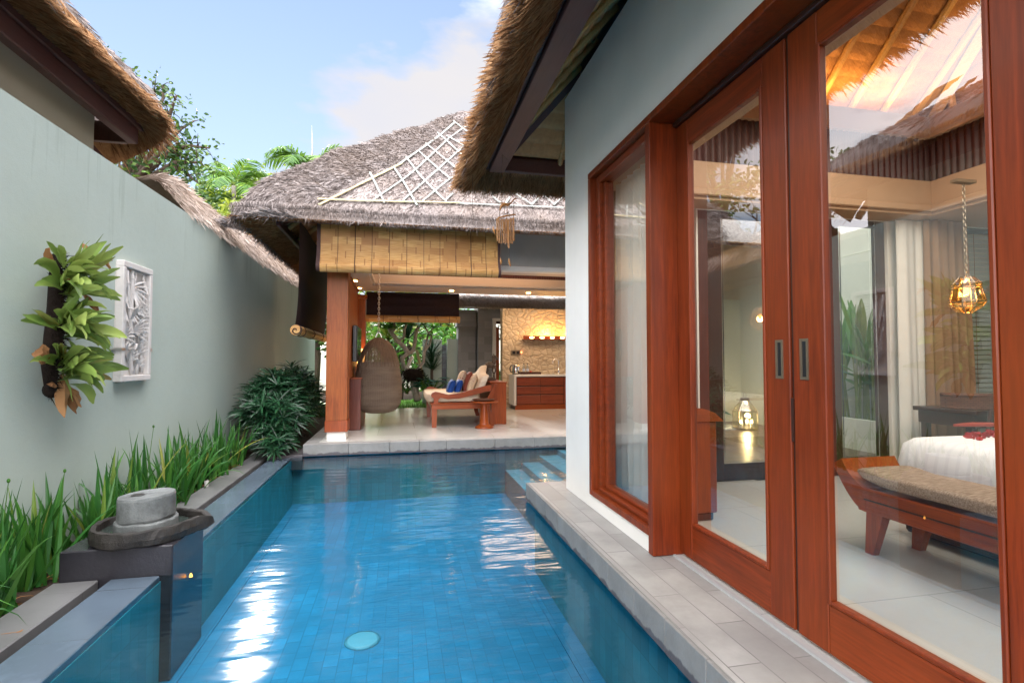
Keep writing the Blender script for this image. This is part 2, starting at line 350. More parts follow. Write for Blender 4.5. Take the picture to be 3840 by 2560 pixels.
def _bam():
    n = N('bamboo_slats'); g = n.new('ShaderNodeNewGeometry'); sp = n.new('ShaderNodeSeparateXYZ'); n.l.new(g.outputs['Position'], sp.inputs[0])
    z = sp.outputs[2]; x = sp.outputs[0]
    row = n.math('FLOOR', n.math('MULTIPLY', z, 9.5)); wn = n.new('ShaderNodeTexWhiteNoise'); wn.noise_dimensions = '1D'; n.l.new(row, wn.inputs['W'])
    sx = n.math('ADD', n.math('MULTIPLY', x, 2.5), wn.outputs['Value']); fr = n.math('ABSOLUTE', n.math('SUBTRACT', n.math('FRACT', sx), .5))
    node = n.math('LESS_THAN', fr, .02); cell = n.math('FLOOR', sx); w2 = n.new('ShaderNodeTexWhiteNoise'); w2.noise_dimensions = '2D'
    cb = n.new('ShaderNodeCombineXYZ'); n.l.new(cell, cb.inputs[0]); n.l.new(row, cb.inputs[1]); n.l.new(cb.outputs[0], w2.inputs['Vector'])
    f = n.noise(n.pos((3, 3, 60)), 2, 4); c = n.ramp(f, [(.3, (.38,.19,.055)), (.5, (.60,.36,.12)), (.75, (.72,.50,.22))])
    c = n.mix(n.math('MULTIPLY', w2.outputs['Value'], .85), c, (.36,.165,.045)); c = n.mix(n.math('MULTIPLY', node, .7), c, (.22,.09,.02))
    return n.fin(c, .45, .4)
M['slats'] = _bam()
def _water():
    n = N('pool_water'); n.n.remove(n.b)
    g = n.pos((1, 1, 1)); a = n.noise(n.pos((1.6, 5.0, 1)), 1.3, 2, .5); b = n.noise(n.pos((.7, 2.2, 1)), 6, 2, .5)
    hh = n.math('ADD', n.math('MULTIPLY', a, 1.0), n.math('MULTIPLY', b, .07)); bu = n.new('ShaderNodeBump'); bu.inputs['Strength'].default_value = 1; bu.inputs['Distance'].default_value = .0085; n.l.new(hh, bu.inputs['Height'])
    fr = n.new('ShaderNodeFresnel'); fr.inputs[0].default_value = 1.33; n.l.new(bu.outputs[0], fr.inputs['Normal'])
    t = n.new('ShaderNodeBsdfTransparent'); t.inputs[0].default_value = (.78,.95,.985,1); gl = n.new('ShaderNodeBsdfGlossy'); gl.inputs['Roughness'].default_value = .085; n.l.new(bu.outputs[0], gl.inputs['Normal'])
    ms = n.new('ShaderNodeMixShader'); n.l.new(fr.outputs[0], ms.inputs[0]); n.l.new(t.outputs[0], ms.inputs[1]); n.l.new(gl.outputs[0], ms.inputs[2]); n.l.new(ms.outputs[0], n.out.inputs[0]); return n.m
M['water'] = _water()
# ================================================================ camera, sky, sun
cd = bpy.data.cameras.new('camera'); cam = bpy.data.objects.new('camera', cd); COL.objects.link(cam); sc.camera = cam
cd.sensor_width = 36; cd.lens = 36*FPX/3840; cd.clip_start = .05; cd.clip_end = 2000
cam.rotation_euler = (PI/2 + PITCH, 0, -YAW)
SUN_AZ, SUN_EL = math.radians(-13.8), math.radians(25.4)
sd = Vector((math.sin(SUN_AZ)*math.cos(SUN_EL), math.cos(SUN_AZ)*math.cos(SUN_EL), math.sin(SUN_EL)))
L = bpy.data.lights.new('sun', 'SUN'); L.energy = SUN_E; L.angle = math.radians(SUN_ANG); L.color = (1, .95, .88)
so = bpy.data.objects.new('sun', L); COL.objects.link(so); so.rotation_euler = sd.to_track_quat('Z', 'Y').to_euler()
W = bpy.data.worlds.new('World'); sc.world = W; W.use_nodes = True
wt = W.node_tree; wn = wt.nodes; wl = wt.links; bg = wn['Background']; bg.inputs[1].default_value = 1
sky = wn.new('ShaderNodeTexSky'); sky.sky_type = 'NISHITA'; sky.sun_disc = False; sky.sun_elevation = SUN_EL; sky.sun_rotation = SUN_AZ; sky.air_density = 1.0; sky.dust_density = .0; sky.ozone_density = 3.0
def wnew(t): return wn.new(t)
tc = wnew('ShaderNodeTexCoord'); sepw = wnew('ShaderNodeSeparateXYZ'); wl.new(tc.outputs['Generated'], sepw.inputs[0])
def wm(op, a, b=0.0):
    m = wnew('ShaderNodeMath'); m.operation = op
    for i, q in enumerate((a, b)):
        if isinstance(q, bpy.types.NodeSocket): wl.new(q, m.inputs[i])
        else: m.inputs[i].default_value = q
    return m.outputs[0]
mp = wnew('ShaderNodeMapping'); mp.inputs['Scale'].default_value = (1, 1, 2.6); mp.inputs['Location'].default_value = CLOUD_OFF; wl.new(tc.outputs['Generated'], mp.inputs[0])
nz = wnew('ShaderNodeTexNoise'); nz.inputs['Scale'].default_value = 2.4; nz.inputs['Detail'].default_value = 7; nz.inputs['Roughness'].default_value = .55; wl.new(mp.outputs[0], nz.inputs['Vector'])
back = wm('ADD', wm('MULTIPLY', sepw.outputs[1], -.22), wm('MULTIPLY', wm('MAXIMUM', wm('SUBTRACT', sepw.outputs[2], .60), 0), 1.0))            # cover added overhead and behind the camera, unseen, to fill the scene
low = wm('ADD', wm('MULTIPLY', wm('SUBTRACT', .62, sepw.outputs[2]), .26), wm('MULTIPLY', wm('MAXIMUM', wm('SUBTRACT', wm('MULTIPLY', sepw.outputs[0], -1), .45), 0), 1.3))
fac = wm('ADD', wm('ADD', wm('SUBTRACT', wm('MULTIPLY', nz.outputs['Fac'], 1.7), .35), back), low)
def blob(d, r, k):
    "one cumulus bank of the sky, round about the direction d"
    d = Vector(d).normalized(); v = wnew('ShaderNodeVectorMath'); v.operation = 'DOT_PRODUCT'; nv = wnew('ShaderNodeVectorMath'); nv.operation = 'NORMALIZE'
    wl.new(tc.outputs['Generated'], nv.inputs[0]); wl.new(nv.outputs[0], v.inputs[0]); v.inputs[1].default_value = d
    m = wnew('ShaderNodeMapRange'); m.inputs[1].default_value = math.cos(r); m.inputs[2].default_value = 1; m.inputs[3].default_value = 0; m.inputs[4].default_value = k; wl.new(v.outputs['Value'], m.inputs[0]); return m.outputs[0]
for d, r, k in CLOUDS: fac = wm('ADD', fac, blob(ray(*d), r, k))
rp = wnew('ShaderNodeValToRGB'); wl.new(fac, rp.inputs[0]); rp.color_ramp.elements[0].position = .57; rp.color_ramp.elements[1].position = .76
rp.color_ramp.elements[0].color = (0,0,0,1); rp.color_ramp.elements[1].color = (1,1,1,1)
sk = wnew('ShaderNodeMix'); sk.data_type = 'RGBA'; sk.blend_type = 'MULTIPLY'; sk.inputs[0].default_value = 1; wl.new(sky.outputs[0], sk.inputs[6]); sk.inputs[7].default_value = (SKY_K*SKY_TINT[0], SKY_K*SKY_TINT[1], SKY_K*SKY_TINT[2], 1)
west = wm('MULTIPLY', wm('MAXIMUM', wm('SUBTRACT', wm('MULTIPLY', sepw.outputs[0], -1), .45), 0), FILL_WEST)
# unseen clouds overhead, behind and westward are brightened to light walls and glass reflections
cb = wm('ADD', CLOUD_B, wm('MULTIPLY', wm('MAXIMUM', wm('MULTIPLY', sepw.outputs[1], -1), 0), FILL_BACK))
cb = wm('ADD', cb, wm('MULTIPLY', wm('MAXIMUM', wm('SUBTRACT', sepw.outputs[2], .55), 0), FILL_TOP))
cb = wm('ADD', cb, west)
n2 = wnew('ShaderNodeTexNoise'); n2.inputs['Scale'].default_value = 3.3; n2.inputs['Detail'].default_value = 5; wl.new(mp.outputs[0], n2.inputs['Vector'])
r2 = wnew('ShaderNodeValToRGB'); wl.new(n2.outputs['Fac'], r2.inputs[0]); r2.color_ramp.elements[0].color = (.93,.92,.99,1); r2.color_ramp.elements[1].color = (1,.955,.95,1); r2.color_ramp.elements[0].position = .35; r2.color_ramp.elements[1].position = .6
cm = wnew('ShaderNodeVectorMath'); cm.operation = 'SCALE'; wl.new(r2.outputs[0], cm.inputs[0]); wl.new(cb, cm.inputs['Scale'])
mx = wnew('ShaderNodeMix'); mx.data_type = 'RGBA'; wl.new(wm('MULTIPLY', rp.outputs[0], .93), mx.inputs[0]); 
veil = wnew('ShaderNodeMix'); veil.data_type = 'RGBA'; wl.new(sk.outputs[2], veil.inputs[6]); veil.inputs[7].default_value = (.95*CLOUD_B, .985*CLOUD_B, 1.03*CLOUD_B, 1)
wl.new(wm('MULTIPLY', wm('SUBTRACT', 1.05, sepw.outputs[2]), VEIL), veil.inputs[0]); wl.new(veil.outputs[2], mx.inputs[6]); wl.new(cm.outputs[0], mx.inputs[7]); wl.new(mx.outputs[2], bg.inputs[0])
vs = sc.view_settings; sc.display_settings.display_device = 'sRGB'; vs.view_transform = 'Standard'; vs.look = 'None'; vs.exposure = EXPO; vs.gamma = 1; vs.use_curve_mapping = False
cy = sc.cycles; cy.max_bounces = 8; cy.diffuse_bounces = 4; cy.glossy_bounces = 4; cy.transparent_max_bounces = 24; cy.sample_clamp_indirect = 6; cy.use_denoising = True; cy.caustics_reflective = False; cy.blur_glossy = .5

def lamp(name, loc, e, col=(1,.62,.32), r=.04, parent=None, typ='POINT', **k):
    l = bpy.data.lights.new(name, typ); l.energy = e; l.color = col
    if typ == 'AREA':
        l.shape = 'RECTANGLE'; l.size = k.get('sx', .5); l.size_y = k.get('sy', .5)
    else: l.shadow_soft_size = r
    if typ == 'SPOT': l.spot_size = k.get('ang', 1.9); l.spot_blend = .6
    o = bpy.data.objects.new(name, l); COL.objects.link(o); o.location = loc
    if 'rot' in k: o.rotation_euler = k['rot']
    return o

# ================================================================ ground, pool
# the ground is one sheet to the horizon with the pool left out of it
b = MB(); G = -1.47; X0, X1, Y0, Y1 = -1.82, 3.6, -2.2, 8.12
for q in (((-300,-300),(300,Y0)), ((-300,Y1),(300,300)), ((-300,Y0),(X0,Y1)), ((X1,Y0),(300,Y1))):
    b.quad((q[0][0],q[0][1],G), (q[1][0],q[0][1],G), (q[1][0],q[1][1],G), (q[0][0],q[1][1],G))
struct(b.make('ground', M['soil'], loc=(0,0,G)))
PZ = -2.06
M['pooltile'] = m_tiles('pool_floor_tile', (.013,.185,.335), .15, .1, 'yx', .005, (.005,.06,.12), .6, .18, .5, .3, .6, .1)
M['poolwallx'] = m_tiles('pool_wall_tile_side', (.035,.26,.31), .1, .2, 'yz', .005, (.02,.15,.18), .5, .2, .0, .3, .4, .1)
M['poolwally'] = m_tiles('pool_wall_tile_end', (.04,.27,.33), .1, .2, 'xz', .005, (.02,.15,.18), .5, .2, .0, .3, .4, .1)
M['steptile'] = m_tiles('pool_step_tile', (.05,.25,.34), .2, .1, 'yx', .005, (.02,.1,.14), .5, .2, .5, .3, .4, .1)
b = MB(); b.quad((-1.49,-2,PZ), (3.5,-2,PZ), (3.5,8.0,PZ), (-1.49,8.0,PZ)); struct(b.make('pool_floor', M['pooltile']))
# ledge along the foot of the left wall and of the right wall
b = MB(); b.box((-1.485,-2,PZ+.001), (-1.38,8.0,PZ+.010)); b.box((1.16,-2,PZ+.001), (1.295,4.95,PZ+.010)); struct(b.make('pool_ledge', M['pooltile']))
b = MB(); b.box((1.30,-2,PZ), (1.52,4.90,WL+.03)); b.box((1.30,4.90,PZ), (3.5,5.0,WL-.03)); struct(b.make('pool_wall_right', M['poolwallx']))
b = MB(); b.box((-1.49,7.98,PZ), (3.5,8.08,WL+.02)); b.box((-1.82,-2.2,PZ), (3.5,-2.0,WL)); struct(b.make('pool_wall_far', M['poolwally']))
b = MB(); b.box((-1.70,-2,PZ), (-1.49,8.0,WL-.035)); struct(b.make('pool_wall_left', M['poolwallx']))
def steps():
    b = MB()
    for x, z in ((1.60,-1.70), (1.86,-1.60), (2.14,-1.50), (2.44,-1.42)): b.box((x, 5.002, PZ), (3.5-.001*x, 7.975, z))
    return struct(b.make('pool_steps', M['steptile']))
steps()
b = MB(); b.quad((-1.765,-2,WL), (3.5,-2,WL), (3.5,8.0,WL), (-1.765,8.0,WL)); struct(b.make('pool_water', M['water'], loc=(0,0,WL)))
# overflow coping on the left, gutter, and the strip of stone at the edge of the bed
b = MB()
for y0, y1 in ((-2, 3.775), (4.325, 8.35)): b.cbox((-1.77, y0, -1.60), (-1.494, y1, WL+.004), .006)
struct(b.make('pool_coping', M['coping']))
b = MB(); b.box((-1.86,-2,-1.66), (-1.75,8.3,-1.52)); struct(b.make('gutter', M['andesite']))
b = MB(); b.cbox((-2.08, -2, -1.60), (-1.835, 3.77, -1.372), .006); b.cbox((-2.08, 4.33, -1.60), (-1.835, 8.3, -1.372), .006); struct(b.make('stone_strip', M['strip']))
b = MB(); b.cbox((-1.80, 7.86, -1.55), (-1.345, 8.5, -1.345), .006); struct(b.make('coping_end', M['edge']))
def bed():
    def f(u, v):
        x = -2.62+u*.55; y = -2+v*16
        return (x, y, -1.415 + .03*noise.noise((x*5, y*5, 0)) + .015*noise.noise((x*17, y*17, 3)))
    b = MB(); b.grid(f, 16, 240); b.v += []; return struct(b.make('planting_bed', M['soil'], smooth=True))
bed()
b = MB(); b.quad((-2.1,8.3,-1.41), (-1.1,8.3,-1.41), (-1.1,15,-1.41), (-2.1,15,-1.41)); struct(b.make('planting_bed', M['soil']))
# right deck: planks of grey stone with an overhanging edge, and its far end round the corner
b = MB(); b.box((1.235,-2.5,FL-.14), (3.49,4.99,FL-.003)); struct(b.make('deck', M['decky']))
b = MB()
y = -2.5
while y < 4.98:
    y2 = min(y+.32+.05*R.random(), 5.01)
    if 5.01-y2 < .15: y2 = 5.01
    b.cbox((1.213, y, FL-.155-.012*R.random()), (1.234, y2-.003, FL-.004), .003); y = y2
x = 1.2345
while x < 3.45:
    b.cbox((x, 4.991, FL-.16), (x+.31, 5.012, FL-.004), .003); x += .313
struct(b.make('deck_edge', M['edge']))
# boundary wall on the left
b = MB(); A = P(0, 338, X=-2.50); B = P(1121.6, 1079, X=-2.385); s = (B.x-A.x)/(B.y-A.y)
fx = lambda y, a_=A.x, s_=s, y_=A.y: a_ + s_*(y-y_)
ztop = lambda y: 1.72 + (y-4)*.001
ya, yb = -1.5, 15.5
b.prism([(fx(ya), ya, -1.6), (fx(yb), yb, -1.6), (fx(yb)-.14, yb, -1.6), (fx(ya)-.14, ya, -1.6)], (0, 0, ztop(9)+1.6))
tag(fixn(b.make('boundary_wall', M['wall'])), 'tall smooth grey-green plastered wall running along the left of the pool', 'wall')

# ================================================================ millstone fountain
t = b = MB(); b.cbox((-2.06, 3.78, -2.05), (-1.425, 4.32, -1.19), .008)
tag(b.make('fountain_pedestal', M['andesite']), 'dark wet stone block carrying the millstone at the pool edge', 'pedestal')
c = Vector((-1.685, 4.03, -1.188))
th = thing('millstone_fountain', 'old round stone hand mill with a spout, standing on the dark pedestal by the pool', 'fountain', c)
b = MB(); n = 72; V = []; prof = [(0, .0), (.96, .0), (1.0, .012), (1.02, .05), (1.0, .092), (.985, .10), (.90, .102), (.885, .095), (.87, .028), (0, .025)]
for r, z in prof:
    for k in range(n):
        w = 2*PI*k/n; rr = r*.305*(1+.05*noise.noise((math.cos(w)*2, math.sin(w)*2, z*20))+.02*noise.noise((math.cos(w)*9, math.sin(w)*9, z*60)))
        a = (w+PI) % (2*PI)-PI; sp_ = math.exp(-((a-.35)/.28)**2)
        rr *= 1 + (.30*sp_ if r > .5 else 0); zz = z - (.050*math.exp(-((a-.35)/.13)**2) if z > .08 else 0) + .009*noise.noise((math.cos(w)*6, math.sin(w)*6, r*9))
        V.append(c + Vector((rr*math.cos(w), rr*math.sin(w), zz)))
b.add(V, [(i*n+k, i*n+(k+1) % n, (i+1)*n+(k+1) % n, (i+1)*n+k) for i in range(len(prof)-1) for k in range(n)])
b.make('basin', M['basin'], th, False)
b = MB(); b.lathe(c+Vector((0,0,.052)), [(.262,0),(0,.0005)], 40, False); b.make('basin_water', m_plain('still_water', (.03,.04,.035), .04, .05, 6, 0), th)
def disc(r, z0, z1, seed, tilt=0, hole=False):
    b = MB(); V = []; pr = [(0, 0), (.96, 0), (1, .08), (1.0, .9), (.97, 1), (0, 1)]
    if hole: pr = pr[:-1] + [(.0, 1)]
    for q, (rr, h) in enumerate(pr):
        for k in range(40):
            w = 2*PI*k/40; g = rr*r*(1+.03*noise.noise((math.cos(w)*1.7+seed, math.sin(w)*1.7, h)))
            p = Vector((g*math.cos(w), g*math.sin(w), z0+(z1-z0)*h + .006*noise.noise((w*2, h*3, seed)))); p.z += tilt*p.x; V.append(c+p)
    b.add(V, [(i*40+k, i*40+(k+1) % 40, (i+1)*40+(k+1) % 40, (i+1)*40+k) for i in range(len(pr)-1) for k in range(40)]); return b
disc(.185, .03, .115, 3, .0).make('lower_stone', M['mill'], th, False)
b = disc(.168, .115, .275, 9, .05); b.make('upper_stone', M['mill'], th, False)
b = MB(); b.lathe(c+Vector((-.045, -.03, .262)), [(.0, .012), (.035, .014), (.04, .016)], 16, False); b.make('grain_hole', M['basin'], th)
# small glowing orange bead at the pool edge
q = P(722, 2140, X=-1.425)
b = MB(); b.lathe((q.x+.02, q.y-.0, q.z-.02), [(0,0), (.011,.003), (.009,.014), (.005,.024), (0,.030)], 12, False)
tag(b.make('glow_bead', m_emit('orange_glow', (1,.32,.05), 2.2), smooth=True), 'tiny orange glow on the wet wall below the millstone', 'light')
# pale round pool lamp on the floor
q = P(1370, 2378, Z=PZ+.004)
th = thing('pool_lamp', 'pale round underwater lamp on the blue pool floor', 'lamp', q)
b = MB(); b.lathe(q, [(.0,.012), (.10,.010), (.115,.006), (.118,-.002)], 32, False); b.make('lens', m_plain('milky_glass', (.07,.27,.35), .5, .02), th, True)
b = MB(); b.lathe(q, [(.1185,.007), (.128,.005), (.130,-.002)], 32, False); b.make('rim', M['steptile'], th, True)

# ================================================================ carved relief on the wall
X_ = -2.47; a0 = P(460, 972, X=X_+.06); y0, y1 = a0.y, P(570, 975, X=X_+.06).y; z1, z0 = .93*(a0.z/ .93), P(460, 1432, X=X_+.06).z
th = thing('relief_panel', 'white carved stone panel of bamboo and birds hung on the grey-green wall', 'relief', (X_, (y0+y1)/2, z0))
xb, xf = X_-.02, X_+.055
b = MB(); b.box((xb, y0+.004, z0+.004), (xf-.045, y1-.004, z1-.004))
fr = .055
for q in (((y0, z0), (y1, z0+fr)), ((y0, z1-fr), (y1, z1)), ((y0, z0+fr), (y0+fr, z1-fr)), ((y1-fr, z0+fr), (y1, z1-fr))): b.cbox((xb+.01, q[0][0], q[0][1]), (xf, q[1][0], q[1][1]), .006)
b.make('frame', M['relief'], th)
b = MB(); w_ = y1-y0-2*fr; h_ = z1-z0-2*fr; oy, oz = y0+fr, z0+fr; xr = xf-.044
def pt(u, v, d=0): return (xr+d, oy+u*w_, oz+v*h_)
for (u0, v0, u1, v1, r) in ((.10,.98,.42,.28,.019), (.34,.99,.36,.55,.016), (.22,.30,.45,.0,.020), (.55,.30,.62,.0,.018), (.82,.98,.88,.62,.010), (.80,.32,.84,.02,.012), (.30,.5,.5,.98,.010)):
    n_ = 6; pts = [Vector(pt(u0+(u1-u0)*i/n_, v0+(v1-v0)*i/n_, .002)) for i in range(n_+1)]; pts = [q_+Vector((.012,0,0)) for q_ in pts]; b.tube(pts, r*1.05, 10)
    for i in range(1, n_, 2): b.tube([pts[i]-(pts[1]-pts[0])*.05, pts[i]+(pts[1]-pts[0])*.05], r*1.25, 10)
def rl(u, v, ang, l, w=.022):
    d = Vector((.35, math.cos(ang), math.sin(ang))); p = Vector(pt(u, v, .010))
    lf = MB(); lf.leaf(p, d, (0, -math.sin(ang), math.cos(ang)), l, w*1.25, .4, 6, .45, 0, 1); b.add(lf.v, lf.f)
for (u, v, a0_, a1_, n_, l) in ((.35,.83,.55,-1.4,7,.20), (.95,.93,3.3,4.4,5,.16), (.5,.42,1.2,-.5,7,.18), (.45,.50,2.6,1.4,5,.17), (.1,.35,1.5,-.2,5,.13), (.3,.12,2.2,.4,6,.15), (.6,.05,2.6,.6,6,.14), (.15,.6,1.8,4.6,5,.12), (.55,.72,-.2,-1.8,6,.17), (.7,.3,2.0,.9,4,.14), (.2,.75,2.4,4.2,5,.15), (.72,.55,.3,2.2,6,.15), (.3,.62,.2,-1.4,5,.16), (.65,.18,2.6,.6,6,.15), (.15,.2,1.6,-.3,5,.14), (.8,.85,2.2,4.0,5,.13)):
    for i in range(n_): rl(u, v, a0_+(a1_-a0_)*i/max(1, n_-1), l*R.uniform(.8, 1.1))
for u, v in ((.78,.60), (.26,.30)):
    p = Vector(pt(u, v, .01)); b.ball(p, (.012, .026, .04)); b.ball(p+Vector((.004, -.012, .045)), (.012, .016, .016)); b.tube([p+Vector((0,.01,-.03)), p+Vector((0,.03,-.11))], [.010, .005], 6); b.tube([p+Vector((.004,-.026,.046)), p+Vector((.004,-.05,.042))], [.005,.001], 5)
b.make('carving', M['relief'], th, True)
zc = z0+.28
for q in ((xf+.001, y0-.01, zc, xf+.004, y0+.05, zc+.022), (xb, y0-.012, zc, xf, y0-.006, zc+.022), (xf+.001, y1-.02, zc, xf+.004, y1+.01, zc+.03), (xb, y0-.07, zc+.005, xb+.02, y0-.0125, zc+.012), (xb, y0+.05, z0-.006, xf, y0+.08, z0-.001), (xb, y1-.13, z0-.006, xf, y1-.10, z0-.001)):
    b = MB(); b.box(q[:3], q[3:]); b.make('bracket', M['chain'], th)
#(xf+.001, y0-.01, zc), (xf+.004, y0+.05, zc+.022)); b.box((xb, y0-.012, zc), (xf, y0-.006, zc+.022)); b.box((xf+.001, y1-.02, zc), (xf+.004, y1+.01, zc+.03)); b.box((xb, y0-.07, zc+.005), (xb+.02, y0-.008, zc+.012))

# ================================================================ thatch helpers
def thatch(b, fn, n, l=(.10, .2), w=.012, lift=.22, spread=.35, down=None):
    "scatter straw ends over the surface fn(u, v); v runs downhill"
    for _ in range(n):
        u, v = R.random(), R.random(); p = Vector(fn(u, v)); e = .004
        du = Vector(fn(min(1, u+e), v)) - Vector(fn(max(0, u-e), v)); dv = Vector(fn(u, min(1, v+e))) - Vector(fn(u, max(0, v-e)))
        if dv.length < 1e-6 or du.length < 1e-6: continue
        nrm = du.cross(dv).normalized()
        if nrm.z < 0: nrm = -nrm
        dn = (dv.normalized() if down is None else Vector(down))
        d = (dn + nrm*lift*R.uniform(.3, 1.6) + du.normalized()*R.gauss(0, spread)).normalized()
        b.tuft(p - dn*.03, d, w*R.uniform(.6, 1.5), R.uniform(*l))
def fringe(b, p0, p1, per_m, l=(.05, .14), w=.012, out=(0, 0, 0), thick=.06, down=-1.0):
    p0, p1 = Vector(p0), Vector(p1); L_ = (p1-p0).length; a = (p1-p0).normalized(); out = Vector(out)
    for _ in range(int(L_*per_m)):
        s = R.random()*L_; q = p0 + a*s + Vector((0, 0, .03*noise.noise((s*2.2, p0.x, p0.y)))) + out*R.uniform(-thick, .01)
        d = (out*R.uniform(.1, .9) + Vector((0, 0, down)) + a*R.gauss(0, .35)).normalized()
        ll = R.uniform(*l)*(1.5 if R.random() < .06 else 1)
        b.tuft(q + Vector((0, 0, .03)), d, w*R.uniform(.6, 1.5), ll)

# ================================================================ garden pavilion across the pool
pav = thing('garden_pavilion', 'open thatched pavilion with bamboo blinds at the far end of the pool', 'pavilion', (1.6, 8.0, FL))
x0, x1, y0, y1 = -2.25, 7.5, 7.5, 14.4
def zroof(X, Y):
    ds = [X-x0, x1-X, Y-y0, y1-Y]; k = .07
    d = -k*math.log(sum(math.exp(-q/k) for q in ds)) + k*.0
    d = max(0, d); und = .07*noise.noise((X*1.1, Y*1.1, 1)) + .035*noise.noise((X*3.3, Y*3.3, 5))
    hip = math.exp(-((ds[0]-ds[2])/.35)**2)*min(1, d*1.5)
    return 1.93 + .88*d + .27*(1-math.exp(-d/.14)) + und*min(1, d*3) + .10*hip
b = MB()
nu, nv = 150, 110
rf = lambda u, v: (x0+(x1-x0)*u, y0+(y1-y0)*v, zroof(x0+(x1-x0)*u, y0+(y1-y0)*v))
def warp(u): return u
V = []
us = [0, .0015, .004, .008, .014] + [.02+.98*i/nu for i in range(nu+1)]; vs_ = [0, .002, .005, .01, .02] + [.028+.972*i/nv for i in range(nv+1)]
b.add([rf(u, v) for v in vs_ for u in us], [(j*len(us)+i, j*len(us)+i+1, (j+1)*len(us)+i+1, (j+1)*len(us)+i) for j in range(len(vs_)-1) for i in range(len(us)-1)])
ff = lambda u, v: (lambda d: (lambda X: (X, y0+d, zroof(X, y0+d)))(x0 + d*.85 + (5.2-x0-d*.85)*u))(3.45*(1-v))
thatch(b, ff, 46000, (.06, .15), .0075, .20, .55)
fh = lambda u, v: (lambda s: (x0+s+(u-.5)*1.0, y0+s-(u-.5)*1.0, zroof(x0+s+(u-.5)*1.0, y0+s-(u-.5)*1.0)))(.1+3.2*(1-v))
thatch(b, fh, 13000, (.08, .2), .0085, .3, .5)
fl_ = lambda u, v: (lambda d: (x0+d, y0+.3+u*6, zroof(x0+d, y0+.3+u*6)))(1.6*(1-v))
thatch(b, fl_, 4000, (.1, .2), .014)
for z_ in (1.95, 2.02, 2.10):
    fringe(b, (x0+.05, y0+.02, z_), (5.2, y0+.02, z_), 700, (.04, .10), .007, (0, -1, 0)); fringe(b, (x0+.02, y0+.05, z_), (x0+.02, 13.5, z_), 260, (.05, .14), .012, (-1, 0, 0))
roof = b.make('thatch_roof', M['thatch'], pav)
# brown cut underside of the eaves
b = MB()
def under(p, q, n_, inn, z2):
    p, q, inn = Vector(p), Vector(q), Vector(inn)
    b.grid(lambda u, v: tuple(p+(q-p)*u + inn*v + Vector((0, 0, z2*v + .02*noise.noise((u*30, v*3, 2))))), n_, 6)
    thatch(b, lambda u, v: tuple(p+(q-p)*u + inn*(1-v) + Vector((0, 0, z2*(1-v)-.01))), n_*60, (.06, .14), .009, .1, .3)
under((x0, y0, 1.93), (7.4, y0, 1.93), 90, (0, .27, 0), .03)
under((x0, y0, 1.93), (x0, y1, 1.93), 80, (.56, 0, 0), .06)
b.make('eave_underside', M['thatchb'], roof)
# bamboo lattice lying on the front slope (measured from the photograph, 1400x800 window at 800,300)
def onroof(x, y):
    d = ray(800+x*.5952, 300+y*.5952); t = 7.0
    for _ in range(400):
        p = d*t
        if p.y > y0 and p.z < zroof(p.x, p.y)+.035: break
        t += .012
    return d*t
L1 = [((645,745),(1000,757),(1555,768),'b',.030), ((1540,772),(1800,782),(2210,800),'c',.024), ((652,783),(900,655),(1180,512),'b',.034), ((1165,517),(1400,350),(1515,248),'c',.03),
      ((1000,750),(1240,580),(1480,350),'c',.022), ((1480,350),(1570,285),(1630,248),'c',.022), ((1190,752),(1400,560),(1650,335),'c',.022), ((1310,760),(1450,640),(1560,560),'c',.022), ((1455,755),(1480,730),(1505,708),'c',.022),
      ((975,572),(1025,670),(1070,770),'c',.022), ((1130,542),(1190,630),(1278,785),'c',.022), ((1205,472),(1310,610),(1472,770),'c',.022), ((1282,430),(1380,520),(1490,615),'c',.022), ((1330,384),(1430,465),(1545,562),'c',.022), ((1405,312),(1500,400),(1595,485),'c',.022), ((1462,335),(1540,375),(1625,440),'c',.022), ((1505,237),(1580,295),(1650,352),'c',.022),
      ((1905,712),(1950,740),(2010,782),'c',.024), ((2005,782),(2050,735),(2095,672),'c',.024), ((2045,700),(2100,735),(2155,782),'c',.024), ((2145,782),(2175,755),(2210,722),'c',.024), ((1760,728),(1790,755),(1830,782),'c',.024), ((1830,782),(1845,765),(1870,730),'c',.024)]
for s_ in L1:
    pts = []
    for (a, c_) in ((s_[0], s_[1]), (s_[1], s_[2])):
        for i in range(5): pts.append(onroof(a[0]+(c_[0]-a[0])*i/5, a[1]+(c_[1]-a[1])*i/5))
    pts.append(onroof(*s_[2])); pts = [pts[i] if i in (0, len(pts)-1) else (pts[i-1]+pts[i]+pts[i+1])/3 for i in range(len(pts))]
    b = MB(); b.tube([p+Vector((0, -.008, .008+.004*R.random())) for p in pts], s_[4]*.72, 7, True, .45, (0, -.66, .75)); b.make('bamboo_strip', M['bamboo' if s_[3] == 'b' else 'cane'], roof)
for (xa, ya, xb, yb) in ((1460,212,1560,236), (1455,232,1680,242), (1540,228,1660,300)):   # loose sticks on the ridge
    A_ = P(800+xa*.5952, 300+ya*.5952, Y=10.9); B_ = P(800+xb*.5952, 300+yb*.5952, Y=11.0); b = MB(); b.tube([A_, B_], .012, 6); b.make('ridge_stick', M['barkd'], roof)
# binding wires across the hip
for s in (.7, 1.1, 1.5, 1.9, 2.4, 2.8):
    b = MB(); b.tube([(x0+s+q, y0+s-q*.75, zroof(x0+s+q, y0+s-q*.75)+.035) for q in [i*.1-.25 for i in range(9)]], .005, 5); b.make('binding_wire', M['barkd'], roof)
